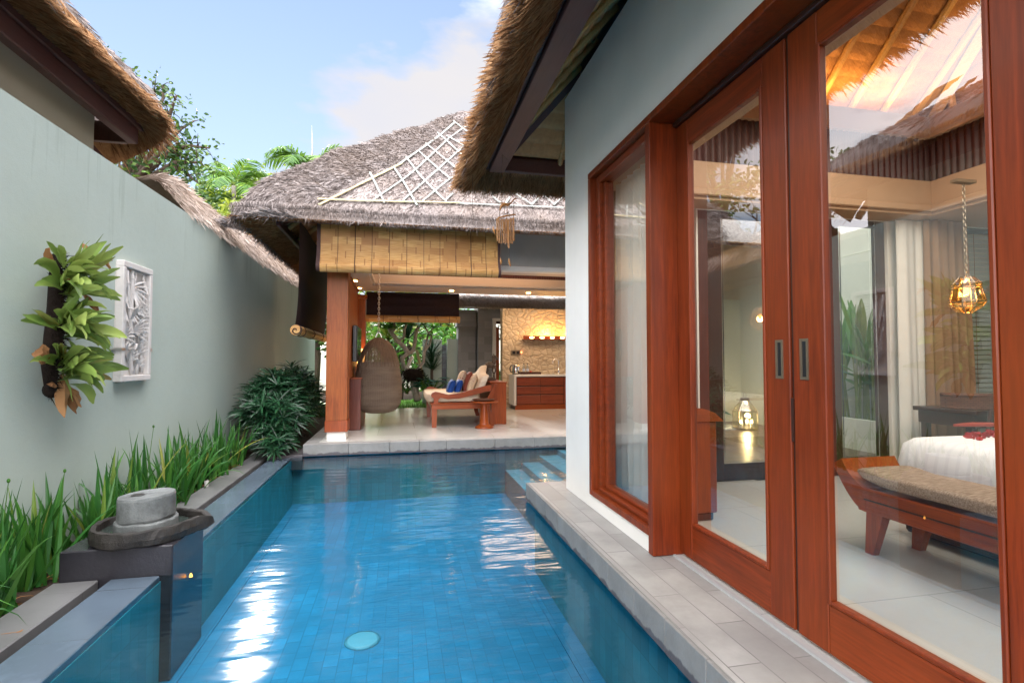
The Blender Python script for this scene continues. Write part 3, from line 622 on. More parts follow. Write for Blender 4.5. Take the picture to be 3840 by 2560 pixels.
# fascia beams and the ribbed thatch seen under the left eave
b = MB(); b.cbox((-1.72, 7.76, 1.95), (7, 7.82, 2.06)); b.make('fascia', M['fascia'], pav)
b = MB(); b.cbox((-1.74, 7.83, 1.90), (-1.68, 14.2, 2.06)); b.make('fascia', M['fascia'], pav)
b = MB()
b.grid(lambda u, v: (-1.67+v*1.2, 7.83+u*6.2, min(zroof(-1.67+v*1.2, 7.83+u*6.2)-.16, 1.99+v*1.05)+.022*abs(math.sin((7.83+u*6.2)*PI/.16))), 300, 8)
b.grid(lambda u, v: (-1.67+u*8, 7.83+v*.6, min(zroof(-1.67+u*8, 7.83+v*.6)-.16, 2.0+v*.55)+.022*abs(math.sin((u*8)*PI/.16))), 300, 4)
b.make('roof_lining', M['thatchb'], pav)
for y in (8.3, 9.1, 9.9, 10.7):
    b = MB(); b.tube([(-1.66, y, 1.97), (-1.1, y, min(2.45, zroof(-1.1, y)-.25))], .035, 8); b.make('rafter', M['rafter'], pav)
b = MB(); b.tube([(-1.64, 7.86, 1.97), (-1.2, 8.3, 2.36)], .045, 4); b.make('hip_rafter', M['darkw'], pav)
# floor slab
b = MB(); b.box((-1.15, 8.06, -1.9), (6, 13.3, FL)); b.make('floor', M['terr'], pav)
b = MB(); b.box((-1.34, 8.0, -1.9), (3.4, 8.056, FL-.02)); b.box((-1.34, 8.056, -1.9), (-1.154, 13.2, FL-.02)); b.box((-1.15, 13.3, -1.9), (6, 13.6, FL-.05)); b.make('slab', M['edge'], pav)
x = -1.345
i = 0
while x < 4.0:
    w_ = (.62, .58, .43, .40, .74, .62, .55, .6)[i % 8]; b = MB(); b.cbox((x, 7.885, -1.365-.008*R.random()), (x+w_-.004, 8.056, FL-.003), .004); b.make('edge_stone', M['edge'], pav); x += w_; i += 1
y = 8.06
while y < 12.5:
    b = MB(); b.cbox((-1.345, y, -1.365), (-1.154, y+.58, FL-.003), .004); b.make('edge_stone', M['edge'], pav); y += .585
# posts
b = MB(); b.cbox((-1.105, 8.24, FL+.115), (-.775, 8.60, FL+.285), .006); b.make('post_base', M['orange'], pav)
po = MB(); po.cbox((-1.095, 8.25, FL+.286), (-.785, 8.59, 1.46), .006); po = po.make('post', M['postz'], pav)
b = MB(); b.box((-1.075, 8.27, FL), (-.80, 8.57, FL+.114)); b.make('post_foot', M['white'], po)
b = MB(); b.cbox((-1.02, 8.592, -.30), (-.80, 10.25, 1.30), .01); b.make('partition', M['postz'], pav)
b = MB()
for i in range(30): b.ball((-.792, 8.64+i*.055, 1.31+.008*(i % 2)), (.02, .026, .022), 6, 4)
b.cbox((-1.03, 8.60, 1.285), (-.785, 10.27, 1.30), .004); b.make('carved_rail', M['orangey'], pav)
b = MB(); b.cbox((-1.0, 10.9, FL), (-.70, 11.2, 1.24), .008); po2 = b.make('post', M['postz'], pav)
b = MB(); b.cbox((-1.03, 10.87, 1.241), (-.67, 11.23, 1.32), .01)
for i in range(9): b.ball((-1.0+i*.038, 10.868, 1.265+.02*(i % 2)), (.02, .012, .02), 6, 4)
b.make('carved_capital', M['orangex'], po2)
b = MB(); b.cbox((4.6, 8.25, FL), (4.95, 8.6, 1.46), .006); b.make('post', M['postz'], pav)
b = MB(); b.cbox((2.5, 11.0, FL), (2.52, 11.02, FL+.01)); 
# ceiling: white beam, cornice, soffit ring and the red ribbed tray
b = MB(); b.box((-.78, 8.40, 1.56), (5.5, 8.55, 2.35)); b.make('front_beam', M['grey_tone'], pav)  # white beam coloured grey: its shade is put into the colour
b = MB(); b.cbox((-.80, 8.36, 1.47), (5.5, 8.56, 1.555), .01); b.make('cornice', M['white'], pav)
b = MB()
b.box((-1.10, 8.57, 1.40), (-.52, 10.95, 1.47)); b.box((-.519, 10.10, 1.40), (5.5, 10.95, 1.47)); b.box((-.519, 8.57, 1.49), (5.5, 8.9, 1.55))
b.box((-.60, 9.0, 1.471), (-.521, 10.10, 1.62)); b.box((-.60, 10.101, 1.471), (5.5, 10.18, 1.62))
b.box((-.519, 10.06, 1.44), (5.5, 10.099, 1.50)); b.box((-.519, 9.0, 1.44), (-.48, 10.06, 1.50)); b.make('soffit', M['cream'], pav)
b = MB(); b.grid(lambda u, v: (-.56+u*6, 10.14-.012*abs(math.sin(u*6*PI/.05)), 1.62+v*.8), 720, 1); b.grid(lambda u, v: (-.56+.012*abs(math.sin(u*1.2*PI/.05)), 8.95+u*1.2, 1.62+v*.8), 140, 1)
b.quad((-.6, 8.5, 2.42), (5.5, 8.5, 2.42), (5.5, 10.2, 2.42), (-.6, 10.2, 2.42)); b.make('ribbed_tray', M['rib'], pav)
for q in ((-.8, 9.55), (-.8, 10.5), (1.0, 10.5), (2.6, 10.5)):
    b = MB(); b.lathe((q[0], q[1], 1.385), [(.0, .012), (.035, .012), (.045, .004), (.045, .014)], 16, False); b.make('downlight', M['warm'], pav)
lamp('pavilion_light', (1.4, 9.55, 2.30), PAV_W*.7, (1, .62, .36), .25, None, 'AREA', sx=3.2, sy=.8); lamp('pavilion_light', (3.0, 11.9, 1.5), PAV_W, (1, .70, .45), .3, None, 'AREA', sx=2.2, sy=.8)

# ---------------------------------------------------------------- blinds
def blind_profile(b, path, xa, xb, rows, th=.010):
    "path: list of (y, z); slats as small ridges across x"
    L_ = [0]
    for i in range(1, len(path)): L_.append(L_[-1]+math.dist(path[i], path[i-1]))
    def at(s):
        for i in range(1, len(path)):
            if s <= L_[i] or i == len(path)-1:
                q = (s-L_[i-1])/(L_[i]-L_[i-1]); a, c_ = path[i-1], path[i]; n_ = Vector((c_[1]-a[1], -(c_[0]-a[0]))).normalized()
                return a[0]+(c_[0]-a[0])*q, a[1]+(c_[1]-a[1])*q, n_
    T = L_[-1]; pr = []
    for k in range(rows):
        for f, h in ((.04, 0), (.3, .0042), (.7, .0042), (.96, 0)):
            y, z, n_ = at((k+f)/rows*T); pr.append((y+n_.x*h, z+n_.y*h))
    n_ = len(pr)
    V = [(xa, p[0], p[1]) for p in pr] + [(xb, p[0], p[1]) for p in pr]
    b.add(V, [(i, i+1, n_+i+1, n_+i) for i in range(n_-1)])
def curl(y, z, r, a0, a1, n_=10): return [(y + r*math.cos(a0+(a1-a0)*i/n_), z + r*math.sin(a0+(a1-a0)*i/n_)) for i in range(n_+1)]
bl = thing('bamboo_blind', 'wide honey-coloured bamboo roll blind hanging under the front eave of the pavilion', 'blind', (.16, 7.9, 1.2))
path = [(7.86, 2.05), (7.86, 1.62), (7.84, 1.50), (7.80, 1.40)] + curl(7.85, 1.345, .075, PI*.83, PI*1.75)
b = MB(); blind_profile(b, path, -1.14, 1.46, 74); b.make('slats', M['slats'], bl)
for xa, xb in ((-1.19, -1.135), (1.455, 1.50)):
    b = MB(); pp = [(y-.004, z) for y, z in path]; n_ = len(pp); b.add([(xa, *p) for p in pp]+[(xb, *p) for p in pp], [(i, i+1, n_+i+1, n_+i) for i in range(n_-1)]); b.lathe((0,0,0), [(0,0)], 3, False); b.v = b.v[:2*n_]; b.f = b.f[:n_-1]
    b.make('edge_binding', M['binding'], bl)
for x in (-.90, -.66, -.42, -.17, .08, .33, .57, .81, 1.04, 1.27):
    b = MB(); b.tube([(x, y-.008, z) for y, z in path], .0035 if x not in (-.66, 1.04) else .006, 5); b.make('cord', M['binding'], bl)
b = MB(); b.cbox((-1.16, 7.835, 2.04), (1.48, 7.88, 2.075)); b.make('head_rail', M['fascia'], bl)
b = MB(); b.tube([(-1.15, 7.86, 1.345), (1.47, 7.86, 1.345)], .055, 14); b.make('roll', M['slats'], bl)

bl = thing('side_blind', 'long dark cloth-backed blind hanging rolled down at the left side of the pavilion', 'blind', (-1.42, 9, .4))
b = MB(); X_ = -1.45
b.grid(lambda u, v: (X_+.012*math.sin(u*9)-.05*(v**6), 7.98+u*2.9, 2.02-v*1.56), 40, 40); o = b.make('cloth', M['blinddark'], bl, True)
b = MB(); b.tube([(X_-.03, 7.97, .43), (X_-.03, 10.9, .43)], .075, 20); b.make('roll', M['slats'], bl, False)
b = MB(); sp_ = [(X_-.03+(.005+.0105*a)*math.cos(a), 7.965, .43+(.005+.0105*a)*math.sin(a)) for a in [i*.3 for i in range(24)]]; b.tube(sp_, .008, 5); b.make('spiral_end', M['blinddark'], bl)
for y in (8.0, 8.35, 9.2, 10.2):
    b = MB(); b.tube([(X_-.03+.079*math.cos(a), y, .43+.079*math.sin(a)) for a in [i*PI/8 for i in range(17)]], .006, 5); b.make('cord', M['binding'], bl)

bl = thing('back_blind', 'dark blind with a bamboo bottom rail across the back opening of the pavilion', 'blind', (.25, 11.0, .8))
b = MB(); b.grid(lambda u, v: (-.69+u*1.90, 10.99+.008*math.sin(v*18), 1.40-v*.50), 4, 60); b.make('cloth', M['blinddark'], bl)
b = MB(); b.tube([(-.70, 10.96, .845), (1.22, 10.96, .845)], .07, 18); b.make('roll', M['slats'], bl)
for x in (-.35, .0, .35, .7, 1.0):
    b = MB(); b.tube([(x+.0, 10.96+.074*math.cos(a), .845+.074*math.sin(a)) for a in [i*PI/8 for i in range(17)]], .005, 5); b.make('cord', M['binding'], bl)
struct  # (nothing else of the pavilion)

# ================================================================ kitchen end of the pavilion
def rubble():
    n = N('cream_rubble_stone'); v = n.pos((1, 1, 1.25)); vo = n.new('ShaderNodeTexVoronoi'); vo.feature = 'DISTANCE_TO_EDGE'; n.l.new(v, vo.inputs['Vector']); vo.inputs['Scale'].default_value = 6.5; vo.inputs['Randomness'].default_value = .9
    v2 = n.new('ShaderNodeTexVoronoi'); n.l.new(v, v2.inputs['Vector']); v2.inputs['Scale'].default_value = 6.5; v2.inputs['Randomness'].default_value = .9
    e = n.ramp(vo.outputs['Distance'], [(.0, (0,0,0)), (.045, (1,1,1))]); sp = n.new('ShaderNodeSeparateColor'); n.l.new(v2.outputs['Color'], sp.inputs[0])
    c = n.mix(sp.outputs[0], (.50,.40,.28), (.64,.54,.40)); c = n.mix(n.noise(n.pos(), 25, 5), c, (.44,.34,.23)); c = n.mix(e, (.32,.24,.155), c)
    n.bump(n.math('ADD', n.ramp(vo.outputs['Distance'], [(0, (0,0,0)), (.25, (1,1,1))]), n.math('MULTIPLY', sp.outputs[1], .6)), .5, .04); return n.fin(c, .85, .2)
M['rubble'] = rubble()
b = MB(); b.box((2.53, 12.95, FL), (6.2, 13.25, 1.31)); tag(b.make('stone_wall', M['rubble']), 'cream rubble stone wall behind the kitchen counter', 'wall')
kc = thing('kitchen_counter', 'white-topped counter with red-brown wooden drawers against the cream stone wall', 'counter', (3.8, 12.6, FL))
xa, xb, ya, yb = 2.72, 6.0, 12.30, 12.945
b = MB(); b.cbox((xa-.03, ya-.02, -.405), (xb, yb, -.355), .004); b.box((xa-.03, ya-.018, FL+.10), (xa+.02, yb, -.406)); b.make('worktop', M['white'], kc)
b = MB(); b.box((xa+.03, ya+.012, FL+.0), (xb, yb-.01, -.41)); b.make('carcass', M['darkw'], kc)
b = MB(); b.box((xa+.0, ya-.005, FL), (xb, ya+.010, FL+.12)); b.make('plinth', M['orangex'], kc)
M['kfront'] = m_wood('red_drawer_front', (.24,.045,.018), 'x', .35, .2)
for r_, (za, zb) in enumerate(((-.62, -.425), (-.83, -.645), (-1.07, -.855))):
    for (q0, q1) in ((xa+.035, xa+.62), (xa+.625, xa+1.21)):
        b = MB(); b.cbox((q0, ya-.012, za), (q1, ya+.01, zb), .006); b.make('drawer', M['kfront'], kc)
b = MB(); b.cbox((xa+1.225, ya-.012, -1.07), (xa+1.95, ya+.01, -.425), .006); b.make('cupboard_door', M['kfront'], kc)
b = MB(); b.cbox((xa+1.955, ya-.012, -1.07), (xb, ya+.01, -.425), .006); b.make('cupboard_door', M['kfront'], kc)
ZT = -.354
def kp(x, y): return P(1300+x*.3827, 1050+y*.3827, Y=12.55)
# kettle
q = kp(1658, 898); q.z = ZT; th = thing('kettle', 'brushed steel electric kettle with black handle on the counter', 'kettle', q)
b = MB(); b.lathe(q+Vector((0,0,.02)), [(.085,0),(.09,.02),(.088,.12),(.078,.20),(.06,.215),(0,.22)], 24); b.make('body', M['chrome'], th, True)
b = MB(); b.lathe(q, [(.09,0),(.09,.018),(0,.02)], 20); b.make('base', M['black'], th)
b = MB(); b.tube([q+Vector(p) for p in ((-.07,0,.215),(-.12,0,.22),(-.15,0,.16),(-.14,0,.07),(-.09,0,.04))], .013, 8); b.make('handle', M['black'], th, True)
b = MB(); b.tube([q+Vector((.07,0,.17)), q+Vector((.11,0,.21))], [.025,.012], 8); b.make('spout', M['chrome'], th, True)
q = kp(1790, 898); q.z = ZT; b = MB(); b.cbox(q+Vector((-.25,-.12,0)), q+Vector((.27,.14,.016)), .004)
for s_ in ((-.25,-.12,.27,-.105), (-.25,.125,.27,.14), (-.25,-.104,-.235,.124), (.255,-.104,.27,.124)): b.box((q.x+s_[0], q.y+s_[1], ZT+.0161), (q.x+s_[2], q.y+s_[3], ZT+.055))
tag(b.make('serving_tray', M['darkw']), 'dark wooden tray on the counter holding two bottles', 'tray')
M['clear'] = m_glass('clear_plastic', .08, (.80,.86,.9))
for i, (px, lab) in enumerate(((1735, 'left one of two clear water bottles on the dark tray'), (1770, 'right one of two clear water bottles on the dark tray'))):
    q = kp(px, 898); q.z = ZT+.017; b = MB(); th = thing('water_bottle', lab, 'bottle', q, 'water bottles on the tray')
    b.lathe(q, [(.034,0),(.036,.02),(.036,.15),(.03,.18),(.014,.21),(.014,.225)], 16); b.make('body', M['clear'], th, True)
    b = MB(); b.lathe(q, [(.0365,.06),(.0365,.12)], 16, False); b.make('label_band', m_plain('blue_label', (.55,.62,.75), .5), th); b = MB(); b.lathe(q+Vector((0,0,.225)), [(.016,0),(.016,.02),(0,.022)], 10); b.make('cap', M['black'], th)
q = kp(1800, 872); b = MB(); b.cbox((q.x-.03, 12.5, ZT+.017), (q.x+.03, 12.56, ZT+.085), .01); tag(b.make('red_cup', m_plain('red_ceramic', (.5,.05,.02), .3)), 'small red cup on the dark tray beside the bottles', 'cup')
q = kp(2075, 898); q.z = ZT; th = thing('faucet', 'curved chrome kitchen tap over the counter sink', 'tap', q)
b = MB(); b.lathe(q, [(.025,0),(.025,.09),(.016,.10),(.016,.14)], 12); pts = [q+Vector((0,0,.1)), q+Vector((0,0,.25))] + [q+Vector((-.075+.075*math.cos(a), 0, .30+.075*math.sin(a))) for a in [i*PI/8 for i in range(0, 10)]]
b.tube(pts, .011, 8); b.make('spout', M['chrome'], th, True); b = MB(); b.tube([q+Vector((0,0,.07)), q+Vector((-.09,-.02,.08))], .009, 6); b.make('lever', M['chrome'], th)
q = kp(2010, 898); b = MB(); b.box((q.x-.25, 12.42, ZT+.001), (q.x+.32, 12.78, ZT+.004)); tag(b.make('sink', M['chrome']), 'steel sink set flush in the white worktop', 'sink')
for i, px in enumerate((1637, 1680)):
    q = P(1300+px*.3827, 1050+710*.3827, Y=12.93); th = thing('wall_socket', ('left', 'right')[i]+' one of the two dark wall sockets above the kettle', 'socket', q, 'wall sockets above the counter')
    b = MB(); b.cbox((q.x-.065,12.925,q.z-.065), (q.x+.065,12.949,q.z+.065), .006); b.make('plate', M['brass'], th); b = MB(); b.cbox((q.x-.035,12.915,q.z-.035), (q.x+.035,12.924,q.z+.035), .004); b.make('insert', M['black'], th)
q = P(1300+1713*.3827, 1050+706*.3827, Y=12.93); b = MB(); b.ball((q.x, 12.93, q.z), .016, 8, 6); tag(b.make('indicator_light', m_emit('red_led', (1, .18, .05), 6)), 'tiny glowing red switch light on the stone wall', 'light')
sh_ = thing('light_shelf', 'red wooden wall shelf with four glowing lamps shining up the stone wall', 'wall lamp', (3.6, 12.9, .5))
b = MB(); q0 = P(1962, 1259, Y=12.8); q1 = P(2125, 1274, Y=12.8); b.box((q0.x, 12.78, q1.z-.0), (q0.x+1.6, 12.947, q1.z+.015)); b.box((q0.x, 12.78, q1.z+.0151), (q0.x+1.6, 12.792, q0.z+.005)); b.make('trough', M['kfront'], sh_)
b = MB()
for i in range(4):
    x = q0.x+.22+i*.27; c_ = MB(); c_.ball((x, 12.80, q1.z+.052), (.075, .035, .030), 12, 8); c_.make('bulb', M['warm'], sh_, True)
lamp('shelf_light', (q0.x+.62, 12.80, q0.z+.06), 6, (1, .48, .10), .05); lamp('shelf_light', (q0.x+1.25, 12.80, q0.z+.06), 5, (1, .48, .10), .05)

# ================================================================ grey stone gate building behind
gb = thing('stone_gatehouse', 'grey block stone building with a low thatched roof behind the pavilion', 'building', (2.6, 14.6, FL))
b = MB(); b.box((1.60, 14.75, FL), (2.10, 15.3, .95)); b.box((1.56, 14.70, .951), (2.12, 15.3, 1.03)); b.box((1.58, 14.73, 1.031), (2.11, 15.3, 1.36)); b.box((1.52, 14.66, 1.361), (2.13, 15.3, 1.42)); b.box((2.131, 14.5, FL), (2.56, 15.3, 1.58)); b.box((2.56, 14.5, 1.16), (6.5, 14.9, 1.58)); b.box((3.4, 14.5, FL), (6.5, 14.9, 1.159)); b.make('wall', M['lava'], gb)
b = MB(); fn = lambda u, v: (1.35+u*5.4, 14.05+(1-v)*1.2, 1.44+(1-v)*.75+.12*(1-math.exp(-(1-v)*8)) + .03*noise.noise((u*9, v*4, 7)))
b.grid(fn, 60, 16); thatch(b, fn, 6000, (.08, .16), .014); fringe(b, (1.35,14.06,1.46), (6.7,14.06,1.46), 500, (.05,.12), .013, (0,-1,0)); b.grid(lambda u, v: (1.35+u*5.4, 14.05+v*.6, 1.435+v*.02), 4, 1); b.make('thatch_roof', m_thatch('lit_thatch', (.66,.58,.52), (.85,.78,.72)), gb)  # thatch pale all over: the missing daylight is put into its colour
fr_ = MB(); q0 = P(1847, 1193, Y=14.4); q1 = P(1885, 1193, Y=14.4); fr_.box((q0.x, 14.35, FL), (q0.x+.09, 14.49, q0.z)); fr_.box((q0.x+.0901, 14.35, q0.z-.08), (q1.x+.3, 14.49, q0.z)); fr_.make('door_surround', M['white'], gb)
b = MB(); b.box((q0.x+.095, 14.40, FL), (q0.x+.19, 14.45, .9)); b.make('door_frame', M['orange'], gb)
b = MB(); z_ = P(1870, 1240, Y=14.4).z
for i in range(7):
    for j in range(7):
        if R.random() < .7: b.ball((q0.x+.12+i*.05, 14.42, z_-.15+j*.05), (.03, .012, .022), 6, 4)
b.box((q0.x+.10, 14.41, z_+.19), (q1.x+.25, 14.43, z_+.33)); b.box((q0.x+.10, 14.41, z_-.26), (q1.x+.25, 14.43, z_-.19)); b.make('carved_transom', M['darkw'], gb)
q = MB(); q.box((-2.2, 19.5, FL-.3), (1.2, 19.7, 1.0))
# garden walls behind the pavilion
for (xa, xb, yt, Y, key, lab) in ((1585, 1657, 1271, 15.0, 'wall', 'pale grey-green garden wall panel behind the frangipani tree'), (1677, 1722, 1271, 14.9, 'wall', 'pale green garden wall panel next to the grey stone building')):
    a = P(xa, yt, Y=Y); c_ = P(xb, yt, Y=Y); b = MB(); b.box((a.x, Y, -1.5), (c_.x, Y+.15, a.z)); tag(b.make('garden_wall', M[key]), lab, 'wall')
a = P(1652, 1294, Y=15.3); c_ = P(1682, 1294, Y=15.3); b = MB(); b.box((a.x, 15.3, -1.5), (c_.x+.1, 15.4, a.z)); tag(b.make('stone_slab', M['andesite']), 'upright black stone slab between the two pale garden walls', 'stone')

# ================================================================ neighbouring villa beyond the left wall
nb = thing('neighbour_villa', 'villa with thatched eave and dark red fascia rising beyond the left wall', 'building', (-3.5, 3.0, -1.5))
b = MB(); b.box((-7.5, -2.5, -1.5), (-3.2, 6.25, 2.75)); b.make('wall', M['beige'], nb)
bz = P(471.6, 530, X=-2.95).z
b = MB(); b.cbox((-2.98, -2.5, bz), (-2.88, 6.47, bz+.24), .01); b.cbox((-2.875, -2.5, bz+.16), (-2.84, 6.50, bz+.25), .006); b.make('fascia', M['fascia'], nb)
b = MB(); b.cbox((-5, 6.42, bz), (-2.985, 6.50, bz+.22), .01); b.make('fascia', M['darkw'], nb)
def edge(s, r):   # outline of the eave cross section going along y; s in 0..1
    return s
Xe, Ze = -2.50, bz+.06
def nsurf(u, v):
    "u along y, v: 0 ridge side .. 1 lower edge; rounds the far corner"
    y = -2.5 + u*9.45; k = max(0, (y-6.1)/.85); dx = (1-math.sqrt(max(0, 1-k*k)))*1.1 if y > 6.1 else 0
    d = (1-v)*3.2; z = Ze + .16 + .52*d + .22*(1-math.exp(-d/.10)) + .03*noise.noise((y*2, d*3, 9)) - (.02+dx*.35)
    return (Xe - dx*1.0 - d, y, z + .03*noise.noise((y*.9, 0, 3)))
b = MB(); b.grid(nsurf, 140, 40); thatch(b, nsurf, 16000, (.08,.18), .010, .25)
roofn = b.make('thatch_roof', M['thatch'], nb)
b = MB()
def nund(u, v):
    y = -2.5+u*9.45; x, _, z = nsurf(u, 1); n_ = .02*noise.noise((y*3, v*4, 1))
    return (x + (-2.86-x if x > -2.86 else -.05)*v, y - .35*v*max(0, (y-6.1)/.85), z - .02 + n_ + (bz+.25-z)*v)
b.grid(nund, 120, 8); thatch(b, lambda u, v: nund(u, 1-v), 9000, (.10, .22), .008, -.1, .2)
fringe(b, (Xe, -2.5, Ze+.17), (Xe, 6.2, Ze+.17), 500, (.04,.12), .008, (1,0,0)); b.make('eave_underside', M['thatchb'], roofn)
b = MB(); b.grid(lambda u, v: (-2.9-v*2.5, 6.5+u*.44, Ze+.12+v*2.0+.02*abs(math.sin(v*40))), 10, 200)
b.grid(lambda u, v: (-2.95-u*2.4, 6.255+v*.16, bz+.1+u*1.9+.03*abs(math.sin(u*36))), 200, 2); b.make('roof_lining', M['thatchb'], nb)
b = MB(); b.tube([(-3.15, 6.36, bz-.3), (-3.9, 6.38, bz+.6)], .06, 4); b.make('hip_rafter', M['fascia'], nb)
for i in range(2):
    b = MB(); b.tube([(-3.35-.3*i, 6.33, bz-.5), (-3.6-.3*i, 6.33, bz+.4)], .04, 8); b.make('rafter', M['rafter'], nb)
# corrugated underside next to the wall end, seen above the boundary wall
b = MB(); b.grid(lambda u, v: (-2.62-u*1.3, 6.52+.8*v, .0+bz-.55*(1-u)*1.0 + .018*abs(math.sin(v*30)) + u*.3 - .2*v), 20, 120); 
# second thatched roof behind the wall, its eave resting just over the wall top
sr = thing('low_thatched_roof', 'long weathered thatched roof coming down behind the top of the left wall', 'roof', (-2.8, 10, 1.2))
def sro(u, v):
    y = 6.75 + u*9.0; d = (1-v)
    end = max(0, 1-(y-6.75)/.7); H = .50 + .02*math.sin(y*2)
    x = fx(y) - .02 - .55*d + .03*noise.noise((y*2, d*2, 4)); z = ztop(y) + .03 + H*math.sin(min(1, d*1.25)*PI/2)*(1-end*end*.3) + .035*noise.noise((y*1.7, d*2, 8))
    return (x, y, z)
b = MB(); b.grid(sro, 160, 24); b.grid(lambda u, v: (fx(6.75+u*9)-.57-v*1.2, 6.75+u*9, sro(u, 0)[2]-v*.9), 40, 4); thatch(b, sro, 15000, (.10,.24), .010, .25, .6); fringe(b, (fx(7)-.0, 7, ztop(7)+.05), (fx(15)-.0, 15, ztop(15)+.05), 250, (.04,.09), .012, (1,0,0)); b.make('thatch', M['thatchl'], sr)
# ================================================================ villa on the right
vi = thing('villa', 'pale plastered villa with red-brown timber doors and a thatched roof beside the pool', 'house', (1.6, 2.0, FL))
WX, DX = 1.53, 1.70
WT = 2.50
b = MB()
b.prism([(WX, y_, z_) for y_, z_ in ((4.71,FL),(4.71,WT),(-2.5,WT),(-2.5,FL),(-1,FL),(-1,1.55),(4.06,1.55),(4.06,-1.095),(3.03,-1.095),(3.03,FL))], (.16,0,0))
b.box((WX+.161, 4.61, FL), (2.60, 4.71, WT)); b.box((2.60, 4.61, 1.50), (7.0, 4.71, WT)); b.box((5.14, 4.61, FL), (6.15, 4.71, 1.499)); b.box((6.70, 4.61, FL), (7.0, 4.71, 1.499)); b.box((2.85, 4.61, FL), (2.87, 4.71, 1.499)); b.box((6.15, 4.61, FL), (6.70, 4.71, -1.0))
vw = fixn(b.make('wall', M['house'], vi))
b = MB(); b.box((6.90, -2.5, FL), (7.0, 4.609, WT)); b.box((WX+.161, -2.5, FL), (6.9, -2.4, WT)); b.make('inner_wall', M['navy'], vi)
b = MB(); b.box((1.665, -2.4, FL-.10), (6.9, 4.609, FL)); b.make('floor', M['terr'], vi)
b = MB(); b.box((1.648, -1.0, FL-.05), (1.664, 2.96, FL+.008)); b.make('threshold', M['grey_tone'], vi)
# fixed window with its frame
b = MB(); X2 = WX-.012
b.cbox((X2, -1.0, 1.500), (WX+.155, 4.066, 1.549), .004)
b.cbox((X2, 4.010, -1.094), (WX+.155, 4.066, 1.4995), .004); b.cbox((X2, 3.031, -1.094), (WX+.155, 4.0095, -1.045), .004)
wf = b.make('window_frame', M['teakz'], vi)
b = MB(); b.cbox((X2+.05, 3.94, -1.0445), (WX+.15, 4.0095, 1.4995), .006); b.cbox((X2+.085, 3.895, -1.0), (WX+.145, 3.9395, 1.44), .006)
b.cbox((X2+.035, 3.031, -1.0445), (WX+.15, 3.9395, -1.012), .006); b.cbox((X2+.075, 3.031, -1.0115), (WX+.145, 3.8945, -.985), .006); b.cbox((X2+.05, 3.031, 1.44), (WX+.15, 3.9395, 1.4995), .006); b.make('sash', M['teaky'], wf)
b = MB(); b.quad((1.625, 3.03, -1.0), (1.625, 3.91, -1.0), (1.625, 3.91, 1.46), (1.625, 3.03, 1.46)); b.make('pane', M['glass'], wf)
b = MB(); b.cbox((X2, 2.968, FL), (WX+.20, 3.0305, 1.4995), .004); b.make('door_post', M['teakz'], vi)
b = MB(); b.cbox((X2+.16, -1.0, 1.47), (1.80, 2.967, 1.4995), .004); b.make('door_head', M['darkw'], vi)  # the dark colour stands in for the shade under the lintel
def door(ya, yb, sl, sr, hy, lab):
    "sliding door panel between ya (near) and yb (far); sl, sr are the inner edges of its stiles"
    d = MB(); xa, xb = DX, DX+.045
    d.cbox((xa, sr, FL+.016), (xb, yb, 1.468), .004); d.cbox((xa, ya, FL+.016), (xb, sl, 1.468), .004); d = d.make('sliding_door', M['teakz'], vi)
    for z0, z1 in ((FL+.016, -.985), (1.325, 1.468)):
        q = MB(); q.cbox((xa+.002, sl+.0005, z0), (xb-.002, sr-.0005, z1), .004); q.make('rail', M['teaky'], d)
    q = MB(); k = .018
    q.cbox((xa-.006, sl+.0002, -.9848), (xa+.03, sl+k, 1.3248), .004); q.cbox((xa-.006, sr-k, -.9848), (xa+.03, sr-.0002, 1.3248), .004)
    q.cbox((xa-.0055, sl+k+.0004, -.9848), (xa+.03, sr-k-.0004, -.9848+k), .004); q.cbox((xa-.0055, sl+k+.0004, 1.3248-k), (xa+.03, sr-k-.0004, 1.3248), .004); q.make('glazing_bead', M['teakz'], d)
    q = MB(); q.quad((xa+.018, sl+.01, -.98), (xa+.018, sr-.01, -.98), (xa+.018, sr-.01, 1.32), (xa+.018, sl+.01, 1.32)); q.make('pane', M['glass'], d)
    q = MB(); y0, y1, z0, z1 = hy-.024, hy+.024, -.085, .092
    for s_ in ((y0, z0, y1, z0+.012), (y0, z1-.012, y1, z1), (y0, z0+.012, y0+.012, z1-.012), (y1-.012, z0+.012, y1, z1-.012)): q.box((xa-.004, s_[0], s_[1]), (xa+.001, s_[2], s_[3]))
    h = q.make('handle', M['brass'], d)
    q = MB(); q.box((xa-.0012, y0+.0122, z0+.0122), (xa-.0002, y1-.0122, z1-.0122)); q.make('finger_recess', M['black'], h)
    return d
door(2.012, 2.965, 2.165, 2.835, 2.075, '')
door(1.01, 1.992, 1.18, 1.825, 1.925, '')
door(-.02, 1.000, .14, .84, .9, '')
b = MB(); b.cbox((DX+.010, 1.9925, FL+.016), (DX+.04, 2.0115, 1.468), .002); b.box((DX+.0, 1.994, -.36), (DX+.009, 2.010, -.17)); b.make('meeting_strip', M['darkw'], vi)
